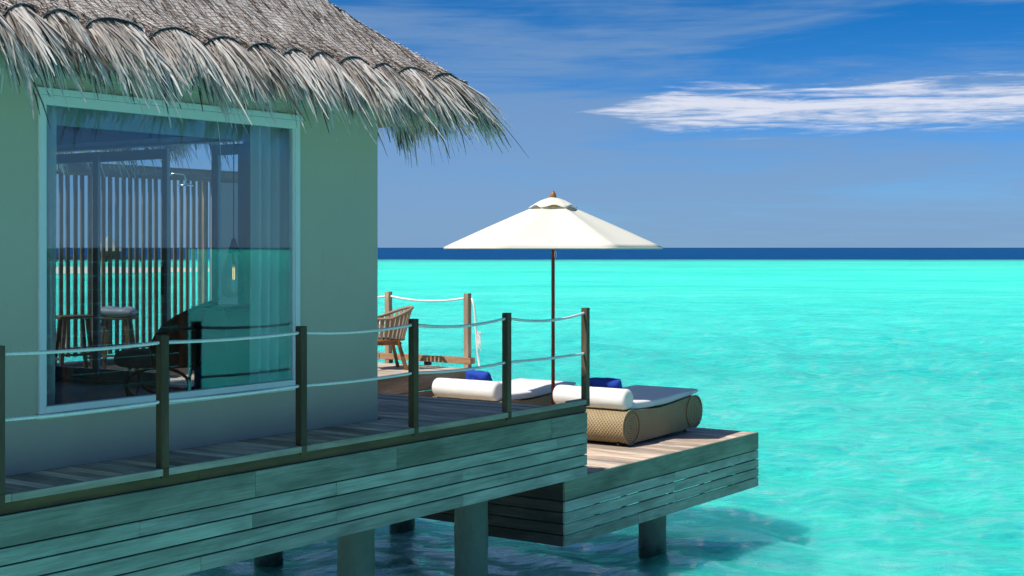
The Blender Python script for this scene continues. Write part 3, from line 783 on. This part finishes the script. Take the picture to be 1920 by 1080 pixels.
it = fringe(0, 800, 3.0, L0_, 1) + fringe(1, 650, 0, L1_, 2) + fringe(2, 350, 0, L0_-3, 3) + fringe(3, 100, 0, L1_, 4)
ribbons('frond_fringe', it, 'frond')

# ------------------------------------------------------------------ curtains
def curtain(x0, x1, y, z0, z1, amp, folds, label):
    co = []; F = []; nx, nz = 90, 14
    for j in range(nz+1):
        for i in range(nx+1):
            u = i/nx; z = z1 + (z0-z1)*j/nz; g = j/nz
            co.append((x0 + (x1-x0)*u + .01*math.sin(7*u+3*g), y + amp*math.sin(u*folds*2*math.pi + .8*math.sin(u*9) + .4*g)*(1+.25*g) , z))
    for j in range(nz):
        for i in range(nx): F.append((j*(nx+1)+i, j*(nx+1)+i+1, (j+1)*(nx+1)+i+1, (j+1)*(nx+1)+i))
    o = put('curtain', from_arrays('curtain', co, F, M['curtain'], True)); tag(o, label, 'curtain', 'sheer curtains inside the villa window')
curtain(on_y(470, WY+.2), WX-.4, WY+.20, FZ+.02, 2.90, .035, 9, 'wide sheer curtain drawn across the right end of the villa window')
curtain(WL-.2, on_y(106, WY+.2), WY+.20, FZ+.02, 2.90, .03, 4, 'narrow bunched sheer curtain at the left edge of the villa window')

# ------------------------------------------------------------------ pendant lamp
lp = (9.62, 10.05)
lamp = thing('pendant_lamp', (lp[0], lp[1], 1.0), 'teardrop glass pendant lamp with glowing filament hanging inside the window', 'lamp')
zt = 1.74
bm = B(); tube(bm, [(0, 0, zt-1.0), (0, 0, CZ-1.0)], .005, 8); part('cord', bm, M['black'], lamp)
bm = B(); lathe(bm, [(0, zt+.02-1), (.02, zt-1), (.035, zt-.06-1), (.062, zt-.13-1), (.058, zt-.135-1), (0, zt-.06-1)], 24); part('cap', bm, M['dark_wood'], lamp, True)
bm = B(); lathe(bm, [(.06, .74-.13), (.085, .53), (.115, .44), (.130, .34), (.128, .26), (.10, .20), (.05, .175), (.0, .172)], 32); part('glass_shade', bm, M['glass3'], lamp, True)
bm = B(); tube(bm, [(0, 0, .60), (0, 0, .50)], .016, 12); tube(bm, [(0, 0, .50), (0, 0, .30)], [.02, .032, .02] if False else .004, 8); part('bulb_holder', bm, M['brass'], lamp, True)
bm = B()
for s_ in (-.009, .009): tube(bm, [(s_, 0, .47), (s_*1.2, 0, .41), (s_, 0, .35)], .004, 8)
part('filament', bm, M['filament'], lamp, True)

# ------------------------------------------------------------------ rattan armchair inside
ac = thing('rattan_armchair', (9.60, 11.02, FZ), 'dark round-backed rattan armchair on curved cane legs inside the villa', 'armchair', rz=R(-140))
bm = B(); g = []
for j in range(9):
    v = j/8; row = []
    for i in range(33):
        a_ = math.pi*(-.02 + 1.04*i/32); hgt_ = .56 + .42*max(0, math.sin(a_))**.45
        z_ = .34 + (hgt_-.34)*v; r_ = .50 + .08*v
        row.append(bm.verts.new((r_*math.cos(a_), r_*.92*math.sin(a_), z_)))
    g.append(row)
for j in range(8):
    for i in range(32): bm.faces.new((g[j][i], g[j][i+1], g[j+1][i+1], g[j+1][i]))
o = part('back_shell', bm, M['dark_fabric'], ac, True); md = o.modifiers.new('thick', 'SOLIDIFY'); md.thickness = .035
bm = B(); tube(bm, [v_.co.copy() if hasattr(v_, 'co') else v_ for v_ in [Vector((.58*math.cos(math.pi*(-.02+1.04*i/32)), .534*math.sin(math.pi*(-.02+1.04*i/32)), .565+.42*max(0, math.sin(math.pi*(-.02+1.04*i/32)))**.45)) for i in range(33)]], .018, 8); part('top_rail', bm, M['dark_wood'], ac, True)
bm = B(); lathe(bm, [(0, .34), (.44, .34), (.48, .37), (.48, .44), (.44, .48), (0, .49)], 32); part('seat_cushion', bm, M['grey_cushion'], ac, True)
for s_ in (-1, 1):
    bm = B(); tube(bm, [(s_*.36, .30*math.cos(a_), .17+.17*math.sin(a_)) for a_ in [2*math.pi*k/28 for k in range(28)]], .016, 8, closed=True); part('leg_hoop', bm, M['dark_wood'], ac, True)
    bm = B(); tube(bm, [(.36*math.cos(a_), s_*.30, .17+.17*math.sin(a_)) for a_ in [2*math.pi*k/28 for k in range(28)]], .016, 8, closed=True); part('leg_hoop', bm, M['dark_wood'], ac, True)
side = thing('side_cabinet', (9.93, 10.42, FZ), 'low cabinet standing behind the sheer curtain at the right of the room', 'cabinet', rz=0)
bm = B(); box(bm, -.28, .28, -.22, .22, .06, .90, bev=.006); part('carcass', bm, M['room'], side)
bm = B(); box(bm, -.30, .30, -.24, .24, .902, .935, bev=.004); part('top', bm, M['dark_wood'], side)
for x_ in (-.24, .24):
    bm = B(); box(bm, x_-.02, x_+.02, -.19, .19, 0, .058); part('leg', bm, M['dark_wood'], side)

# ------------------------------------------------------------------ bar stools on the terrace
def stool(x, y, rz, label):
    st = thing('bar_stool', (x, y, TZ), label, 'stool', 'tall wooden stools behind the villa window', rz)
    bm = B(); box(bm, -.24, .24, -.17, .17, .80, .845, bev=.01); part('seat', bm, M['stool'], st)
    for sx in (-1, 1):
        for sy in (-1, 1):
            bm = B(); bar(bm, (sx*.15, sy*.10, .80), (sx*.23, sy*.17, 0), .05, .045); part('leg', bm, M['stool'], st)
        bm = B(); bar(bm, (sx*.208, -.145, .26), (sx*.208, .145, .26), .03, .03); part('stretcher', bm, M['stool'], st)
    bm = B(); bar(bm, (-.2, -.135, .32), (.2, -.135, .32), .03, .03); part('stretcher', bm, M['stool'], st)
    return st
def at(pxx, D, z=0):
    r = (pxx-960)/2667.0; return (D*CH + r*D*SH, D*SH - r*D*CH, z)
p1 = at(138, 19.2); p2 = at(219, 19.0)
stool(p1[0], p1[1], R(-20), 'bare wooden bar stool nearest the left end of the window')
stool(p2[0], p2[1], R(-55), 'wooden bar stool carrying the plastic wrapped cushion')
def pillow_bm(wx, wy, th, n=18, wrinkle=.012, seed=0):
    bm = B(); g = {}
    for s_ in (1, -1):
        for i in range(n+1):
            for j in range(n+1):
                u, v = 2*i/n-1, 2*j/n-1
                e_ = max(0, (1-u**4)*(1-v**4)); h = th/2*e_**.45
                if s_ < 0 and (i in (0, n) or j in (0, n)): g[(s_, i, j)] = g[(1, i, j)]; continue
                k_ = 1 - .07*(u*u)*(1-v*v) ; k2 = 1 - .07*(v*v)*(1-u*u)
                hh = h + wrinkle*mnoise.noise((u*2.3+seed, v*2.3, s_))*e_
                g[(s_, i, j)] = bm.verts.new((u*wx/2*k2, v*wy/2*k_, s_*hh))
    for s_ in (1, -1):
        for i in range(n):
            for j in range(n):
                f = (g[(s_, i, j)], g[(s_, i+1, j)], g[(s_, i+1, j+1)], g[(s_, i, j+1)])
                bm.faces.new(f if s_ > 0 else f[::-1])
    return bm
M['plastic'] = plain('cushion_plastic', (.22, .22, .25), .25, .6, bs=.6, bscale=25)
o = put('wrapped_cushion', to_mesh(pillow_bm(.50, .40, .12, wrinkle=.05), 'wrapped_cushion', M['plastic'], True), None, (p2[0], p2[1], TZ+.845+.055), (0, .04, R(-55)))
tag(o, 'pale cushion wrapped in plastic lying on a bar stool behind the window', 'cushion')

# ------------------------------------------------------------------ privacy screen and shower
SY = 17.9; scr = thing('slatted_screen', (11.0, SY, 0), 'tall screen of upright brown timber slats behind the villa window', 'screen')
sx0 = on_y(60, SY); sx1 = on_y(388, SY)
sm = B(); box(sm, -.031, .031, -.018, .018, 0, 2.76, bev=.003); slm = to_mesh(sm, 'slat', M['screen'])
x = sx0-1.2
while x < sx1:
    o = put('slat', slm, scr, (x-11.0, 0, 0)); o.rotation_euler = (random.gauss(0, .002), random.gauss(0, .002), random.gauss(0, .04)); x += .1315
part('beam', boxbm(sx0-1.4, sx1+.75, SY-.06, SY+.06, 2.762, 2.93, bev=.004), M['beam'], scr, wc=True)
part('beam_cap', boxbm(sx0-1.4, sx1+.75, SY-.08, SY+.08, 2.932, 2.96, bev=.004), M['beam'], scr, wc=True)
part('bottom_rail', boxbm(sx0-1.4, sx1+.1, SY+.022, SY+.06, .06, .14), M['screen'], scr, wc=True)
for xx in (sx0-1.3, sx1+.03, sx0+1.2):
    part('upright', boxbm(xx-.05, xx+.05, SY+.062, SY+.16, TZ, 2.76), M['screen'], scr, wc=True)
o = part('shower_wall', boxbm(sx1+.10, sx1+.95, SY-.05, SY+.05, TZ, 2.76, bev=.004), M['mauve']); tag(o, 'mauve painted solid panel at the right end of the slatted screen', 'wall')
ps = at(322, 21.2)
sh_ = thing('outdoor_shower', (ps[0], ps[1], TZ), 'chrome overhead rain shower on a bent pipe in front of the screen', 'shower')
rgt = Vector((SH, -CH, 0))
bm = B(); pth = [Vector((0, 0, 0)) - rgt*.05, Vector((0, 0, 2.80)) - rgt*.05, Vector((0, 0, 2.86)), rgt*.18 + Vector((0, 0, 2.85)), rgt*.205 + Vector((0, 0, 2.80)), rgt*.205 + Vector((0, 0, 2.70))]
tube(bm, pth, .012, 10); part('pipe', bm, M['chrome'], sh_, True)
bm = B(); lathe(bm, [(0, 2.72), (.03, 2.715), (.115, 2.69), (.115, 2.675), (0, 2.673)], 24, rgt.x*.205, rgt.y*.205); part('shower_head', bm, M['chrome'], sh_, True)

# ------------------------------------------------------------------ terrace chair
ch = thing('terrace_chair', (15.75, 13.42, TZ), 'rope-woven tub chair with teak legs standing on the sunlit terrace', 'chair', rz=R(-54.8+18))
# local: back of the chair towards +x
def rimz(a_): return .74 + .15*max(0, math.cos(a_))**1.1
def rim(a_, top):
    if top: return Vector((.05+.40*math.cos(a_), .37*math.sin(a_), rimz(a_)))
    return Vector((.02+.31*math.cos(a_), .30*math.sin(a_), .43))
N = 23; am = R(128)
bm = B(); tube(bm, [rim(-am+2*am*i/48, True) for i in range(49)], .022, 10); part('arm_rail', bm, M['seat_web'], ch, True)
bm = B(); tube(bm, [rim(-am+2*am*i/48, False) for i in range(49)], .016, 8); part('seat_rail', bm, M['teak'], ch, True)
for i in range(N+1):
    a_ = -am+2*am*i/N; da = .066; bm = B()
    q0, q1 = rim(a_-da, True), rim(a_+da, True); r0, r1 = rim(a_-da*.8, False), rim(a_+da*.8, False)
    nrm_ = Vector((math.cos(a_), math.sin(a_), 0))*.007
    vs = [bm.verts.new(v_) for v_ in (q0-nrm_, q1-nrm_, r1-nrm_, r0-nrm_, q0+nrm_, q1+nrm_, r1+nrm_, r0+nrm_)]
    for f in ((0,1,2,3),(7,6,5,4),(0,4,5,1),(1,5,6,2),(2,6,7,3),(3,7,4,0)): bm.faces.new([vs[k] for k in f])
    part('strap', bm, M['seat_web'], ch)
bm = B(); lathe(bm, [(0, .40), (.27, .40), (.29, .43), (.27, .47), (0, .48)], 28); part('seat_cushion', bm, M['grey_cushion'], ch, True)
for sx, sy in ((1, 1), (1, -1), (-1, 1), (-1, -1)):
    bm = B(); bar(bm, (sx*.20, sy*.19, .42), (sx*.31, sy*.27, 0), .055, .045); part('leg', bm, M['teak'], ch)
bm = B(); box(bm, -.25, .25, -.23, .23, .355, .40, bev=.008); part('seat_frame', bm, M['teak'], ch)

# ------------------------------------------------------------------ sun loungers
def uv_box(bm, f, axis):
    pass
def make_lounger(x0, y0, label):
    LX, LW = 2.14, 1.12; r = .215
    lg = thing('sun_lounger', (x0, y0, PZ), label, 'sun lounger', 'rattan sun loungers on the lower deck')
    c0 = Vector((r, 0, .245)); c1 = Vector((LX-r, 0, .285))
    # side outline in x-z, drum at both ends, hollow top between
    top = []
    for i in range(15):
        u = i/14; x_ = c0.x + (c1.x-c0.x)*u
        z_ = (c0.z+r) + ((c1.z+r)-(c0.z+r))*u - .050*math.sin(math.pi*min(1, u*1.02))**1.2
        top.append((x_, z_))
    end1 = [(c1.x + r*math.sin(a_), c1.z + r*math.cos(a_)) for a_ in [math.pi*k/16 for k in range(1, 17)]]
    bot = [(c1.x + (c0.x-c1.x)*u, (c1.z-r) + ((c0.z-r)-(c1.z-r))*u) for u in (.2, .4, .6, .8, 1.0)]
    end0 = [(c0.x - r*math.sin(a_), c0.z - r*math.cos(a_)) for a_ in [math.pi*k/16 for k in range(1, 16)]]
    out_ = top + end1 + bot + end0
    bm = B(); uv = bm.loops.layers.uv.new('UVMap'); arc = [0]
    for a, b in zip(out_, out_[1:] + out_[:1]): arc.append(arc[-1] + math.hypot(a[0]-b[0], a[1]-b[1]))
    n = len(out_)
    A_ = [bm.verts.new((p[0], .0, p[1])) for p in out_]; C_ = [bm.verts.new((p[0], LW, p[1])) for p in out_]
    for k in range(n):
        k2 = (k+1) % n; f = bm.faces.new((A_[k2], A_[k], C_[k], C_[k2]))
        for lp_, (uu, vv) in zip(f.loops, ((arc[k+1], 0), (arc[k], 0), (arc[k], LW), (arc[k+1], LW))): lp_[uv].uv = (vv, uu)
        f.smooth = True
    # side faces as strips between top and bottom
    for yy, flip in ((0, False), (LW, True)):
        vs = [bm.verts.new((p[0], yy, p[1])) for p in out_]
        f = bm.faces.new(vs if not flip else vs[::-1])
        for lp_ in f.loops: lp_[uv].uv = (lp_.vert.co.x, lp_.vert.co.z)
    bmesh.ops.triangulate(bm, faces=[f for f in bm.faces if len(f.verts) > 4])
    part('woven_base', bm, M['rattan'], lg)
    for c in (c0, c1):
        for yy, sgn in ((-.012, -1), (LW+.012, 1)):
            bm = B(); uv = bm.loops.layers.uv.new('UVMap'); rings = []
            for q_ in range(9):
                rr_ = r*(1-.0)*q_/8; row = [bm.verts.new((c.x + rr_*math.cos(2*math.pi*k/28), yy - sgn*.012*(q_ == 8) - sgn*.004*(q_ % 2), c.z + rr_*math.sin(2*math.pi*k/28))) for k in range(28)] if q_ else [bm.verts.new((c.x, yy, c.z))]
                rings.append(row)
            for q_ in range(8):
                for k in range(28):
                    k2 = (k+1) % 28
                    vs = (rings[0][0], rings[1][k], rings[1][k2]) if q_ == 0 else (rings[q_][k], rings[q_+1][k], rings[q_+1][k2], rings[q_][k2])
                    if sgn > 0: vs = vs[::-1]
                    f = bm.faces.new(vs)
                    for lp_ in f.loops:
                        d_ = lp_.vert.co - c; lp_[uv].uv = (math.pi/2/135, math.hypot(d_.x, d_.z)*1.7)
            part('drum_end', bm, M['rattan'], lg)
            bm = B(); tube(bm, [(c.x + (r+.002)*math.cos(2*math.pi*k/32), yy+sgn*-.002, c.z + (r+.002)*math.sin(2*math.pi*k/32)) for k in range(32)], .010, 6, closed=True); part('rim_band', bm, M['rattan'], lg, True)
    # mattress
    bm = B(); tp = []; bt = []
    for i in range(31):
        u = i/30; x_ = .30 + (LX+.0-.30)*u
        zb = .398 - .0*u + (.075*(max(0, u-.45)/.55)**1.7) - .012*math.sin(math.pi*min(1, u*1.6))
        th_ = .105 - .050*max(0, u-.7)/.3
        bt.append((x_, zb+.045)); tp.append((x_, zb+.045+th_))
    rows = []
    for y_, ins, in ((.0, 1), (.012, .25), (.05, 0), (.5, 0), (LW-.05-.08, 0), (LW-.092, .25), (LW-.08, 1)):
        yy = .04 + y_
        rows.append([bm.verts.new((p[0], yy, p[1]-.022*ins)) for p in tp])
    rb = []
    for yy in (.04, .04+LW-.08): rb.append([bm.verts.new((p[0], yy, p[1]+.012)) for p in bt])
    allr = [rb[0]] + rows + [rb[1]]
    for A1, A2 in zip(allr, allr[1:]):
        for i in range(30): bm.faces.new((A1[i], A1[i+1], A2[i+1], A2[i]))
    for i in range(30): bm.faces.new((rb[1][i], rb[1][i+1], rb[0][i+1], rb[0][i]))
    for e_ in (0, 30):
        vs = [r_[e_] for r_ in allr]; bm.faces.new(vs if e_ else vs[::-1])
    bmesh.ops.recalc_face_normals(bm, faces=bm.faces)
    o = part('mattress', bm, M['foam'], lg, True); md = o.modifiers.new('b', 'BEVEL'); md.width = .012; md.segments = 2; md.angle_limit = R(50)
    # wheels, legs, frame
    for yy in (.12, LW-.12):
        bm = B(); tube(bm, [(.13, yy-.014, .035), (.13, yy+.014, .035)], .035, 18); part('wheel', bm, M['black'], lg)
        bm = B(); bar(bm, (.13, yy, .035), (.17, yy, .10), .02, .035); part('wheel_fork', bm, M['black'], lg)
        bm = B(); bar(bm, (LX-.25, yy, 0), (LX-.25, yy, .10), .03, .03); part('leg', bm, M['black'], lg)
        bm = B(); bar(bm, (LX*.5, yy, 0), (LX*.5, yy, .10), .03, .03); part('leg', bm, M['black'], lg)
    return lg
LGX = 15.44
make_lounger(LGX, 9.19, 'rattan sun lounger nearest the deck front edge, its woven side showing')
make_lounger(LGX-.12, 11.12, 'rattan sun lounger farther back between the umbrella and the terrace')
def bolster(x, y0, y1, z, rad, label):
    bm = B(); L = y1-y0; prof = [(0, 0), (.02, -.004), (.05, .004), (rad*.6, .000), (rad*.88, .012), (rad*.985, .04)]
    for k in range(1, 16): prof.append((rad*(1 + .014*math.sin(k*2.3)), .04 + (L-.08)*k/16))
    prof += [(r_, L-z_) for r_, z_ in prof[5::-1]]
    lathe(bm, prof, 30)
    for v_ in bm.verts:
        a_ = math.atan2(v_.co.y, v_.co.x); d = 1 + .035*mnoise.noise((a_*1.6, v_.co.z*4, x)) + .02*mnoise.noise((math.cos(a_)*6, math.sin(a_)*6, v_.co.z*11))
        v_.co.x *= d; v_.co.y *= d
        v_.co.y = max(v_.co.y, -rad*.93) 
    bmesh.ops.rotate(bm, verts=bm.verts, matrix=Matrix.Rotation(R(-90), 3, 'X'), cent=(0, 0, 0))
    o = put('bolster', to_mesh(bm, 'bolster', M['white_cloth'], True), None, (x, y0, z)); tag(o, label, 'bolster', 'white bolsters at the head of the loungers')
bolster(LGX+.20, 9.20, 10.30, PZ+.46+.135, .138, 'white bolster cushion on the nearer lounger, above its woven drum')
bolster(LGX+.08, 11.14, 12.22, PZ+.46+.135, .138, 'white bolster cushion on the farther lounger, seen over the boardwalk')
def bluep(x, y, rz, label):
    o = put('blue_pillow', to_mesh(pillow_bm(.46, .34, .16, 22, .03, seed=x), 'blue_pillow', M['blue_cloth'], True), None, (x, y, PZ+.665), (R(66), 0, rz))
    tag(o, label, 'pillow', 'blue pillows behind the bolsters')
bluep(LGX+.50, 9.72, R(98), 'blue pillow propped behind the nearer white bolster')
bluep(LGX+.42, 11.72, R(80), 'blue pillow propped behind the farther white bolster')

# ------------------------------------------------------------------ umbrella
UX, UY, _ = at(1037, 19.05)
um = thing('umbrella', (UX, UY, PZ), 'large cream canvas umbrella on a dark red pole between the loungers', 'umbrella', rz=TH - R(90))
EZ, AZ_, UR = 1.665-PZ, 2.225-PZ, 1.465
bm = B(); NSG = 13
def hexr(a_):                                  # radius of a hexagon with slightly drawn-in edges
    d = (a_ % (math.pi/3)) - math.pi/6; return math.cos(math.pi/6)/math.cos(d)*(1 - .012*math.cos(3*d))
SEG = 72; rings = []
for j in range(NSG+1):
    u = .05 + .95*j/NSG; row = []
    for k in range(SEG):
        a_ = 2*math.pi*k/SEG; d = (a_ % (math.pi/3)) - math.pi/6
        rr_ = UR*u*hexr(a_); pan = math.cos(3*d)            # 1 mid panel, 0 at ribs
        z_ = AZ_+.085 - (AZ_+.085-EZ)*u - .055*pan*u*(1-u)*2 + .035*(1-u)*u
        row.append(bm.verts.new((rr_*math.cos(a_), rr_*math.sin(a_), z_)))
    rings.append(row)
row = []; rings2 = [[bm.verts.new(v_.co + Vector((0, 0, -.0005))) for v_ in rings[-1]]]   # short turned-down hem
for k in range(SEG):
    a_ = 2*math.pi*k/SEG; v_ = rings[-1][k].co; row.append(bm.verts.new((v_.x*1.001, v_.y*1.001, v_.z-.026)))
rings2.append(row)
for A1, A2 in list(zip(rings, rings[1:])) + [tuple(rings2)]:
    for k in range(SEG): bm.faces.new((A1[k], A2[k], A2[(k+1) % SEG], A1[(k+1) % SEG]))
o = part('canopy', bm, M['canvas'], um, True); md = o.modifiers.new('t', 'SOLIDIFY'); md.thickness = .004; md.offset = -1
for k in range(6):
    a_ = k*math.pi/3; dr_ = Vector((math.cos(a_), math.sin(a_), 0)); bm = B()
    bar(bm, dr_*.06 + Vector((0, 0, AZ_+.02)), dr_*(UR-.03) + Vector((0, 0, EZ-.012)), .022, .03); rb_ = part('rib', bm, M['teak'], um)
    bm = B(); bar(bm, dr_*.05 + Vector((0, 0, EZ-.02)), dr_*.78 + Vector((0, 0, EZ+.24)), .018, .022); part('strut', bm, M['teak'], rb_)
bm = B(); rings = []; z_t = AZ_+.105
for j in range(9):
    u = j/8; row = []
    for k in range(SEG):
        a_ = 2*math.pi*k/SEG; d = (a_ % (math.pi/3)) - math.pi/6; pan = math.cos(3*d)**2
        rr_ = (.03 + .30*u)*hexr(a_); z_ = z_t - .138*u**1.1 + .036*pan*u**3 + .016*math.sin(math.pi*u)
        row.append(bm.verts.new((rr_*math.cos(a_), rr_*math.sin(a_), z_ + .006*mnoise.noise((rr_*math.cos(a_)*9, rr_*math.sin(a_)*9, 2)))))
    rings.append(row)
for A1, A2 in zip(rings, rings[1:]):
    for k in range(SEG): bm.faces.new((A1[k], A2[k], A2[(k+1) % SEG], A1[(k+1) % SEG]))
o = part('vent_cap', bm, M['canvas'], um, True); md = o.modifiers.new('t', 'SOLIDIFY'); md.thickness = .004
bm = B(); lathe(bm, [(0, 0), (.024, 0), (.024, EZ-.02), (.045, EZ-.015), (.045, EZ+.03), (.024, EZ+.035), (.024, AZ_-.02), (.05, AZ_-.015), (.05, AZ_+.03), (.018, AZ_+.035), (.018, AZ_+.09), (0, AZ_+.09)], 20)
part('pole', bm, M['polewood'], um, True)
bm = B(); lathe(bm, [(0, z_t-.03), (.036, z_t-.02), (.046, z_t+.012), (.034, z_t+.052), (.014, z_t+.086), (0, z_t+.094)], 18); part('finial', bm, M['teak'], um, True)
bm = B(); tube(bm, [(.03+.012*math.cos(a_), -.028, EZ-.10+.05*math.sin(a_)) for a_ in [2*math.pi*k/14 for k in range(14)]], .004, 6, closed=True); part('pull_cord', bm, M['rope'], um, True)
bm = B(); lathe(bm, [(0, 0), (.24, 0), (.24, .05), (.06, .07), (.04, .25), (0, .25)], 24); part('base', bm, M['pile'], um)

# ------------------------------------------------------------------ far hut and jetty
HZ = 395
def hut(rx, w_, label, d=HZ):
    p = cw(d, rx, SEA); h = thing('stilt_hut', p, label, 'hut', rz=TH)
    bm = B(); lathe(bm, [(w_*.62, 3.0), (w_*.36, 4.6), (w_*.10, 6.6), (0, 7.4)], 16); part('thatched_roof', bm, M['far_thatch'], h)
    bm = B(); lathe(bm, [(0, 1.0), (w_*.42, 1.0), (w_*.42, 3.2), (0, 3.2)], 16); part('wall', bm, M['riser'], h)
    for k in range(6):
        a_ = k*math.pi/3; bm = B(); tube(bm, [(w_*.36*math.cos(a_), w_*.36*math.sin(a_), -1), (w_*.36*math.cos(a_), w_*.36*math.sin(a_), 1.0)], .16, 8); part('pile', bm, M['dark_wood'], h)
M['far_thatch'] = plain('far_thatch', (.40, .33, .27), .9, .1)
hut(-112.0, 7.5, 'small thatched hut on stilts near the horizon, seen between the slats')
jt = thing('jetty', cw(HZ-3, -115, SEA), 'distant dark timber jetty on stilts near the horizon, seen through the window', 'jetty', rz=TH-R(90))
bm = B(); box(bm, -16, 13, -1, 1, .75, 1.05); part('deck', bm, M['dark_wood'], jt)
for k in range(13):
    bm = B(); tube(bm, [(-15+k*2.3, 0, -1), (-15+k*2.3, 0, 1.6)], .14, 6); part('pile', bm, M['dark_wood'], jt)
bm = B(); box(bm, -16, 13, -.9, -.8, 1.5, 1.6); part('handrail', bm, M['dark_wood'], jt)

# ------------------------------------------------------------------ unseen boards added beside the camera to darken the window reflection
nb = thing('reflection_blocker', (15.6, -2.5, 0), 'dark closed timber fence added out of view to darken the window reflection', 'blocker')
pb = to_mesh(boxbm(-2.7, 2.7, -.02, .02, 0, .235, bev=.004), 'board', M['dark_wood'])  # board of the added reflection blocker
for k in range(15): put('board', pb, nb, (0, 0, -2.02+k*.245))
for x_ in (-2.6, 0, 2.6):
    part('upright', boxbm(x_-.06, x_+.06, .022, .14, SEA-1, 1.66), M['dark_wood'], nb)
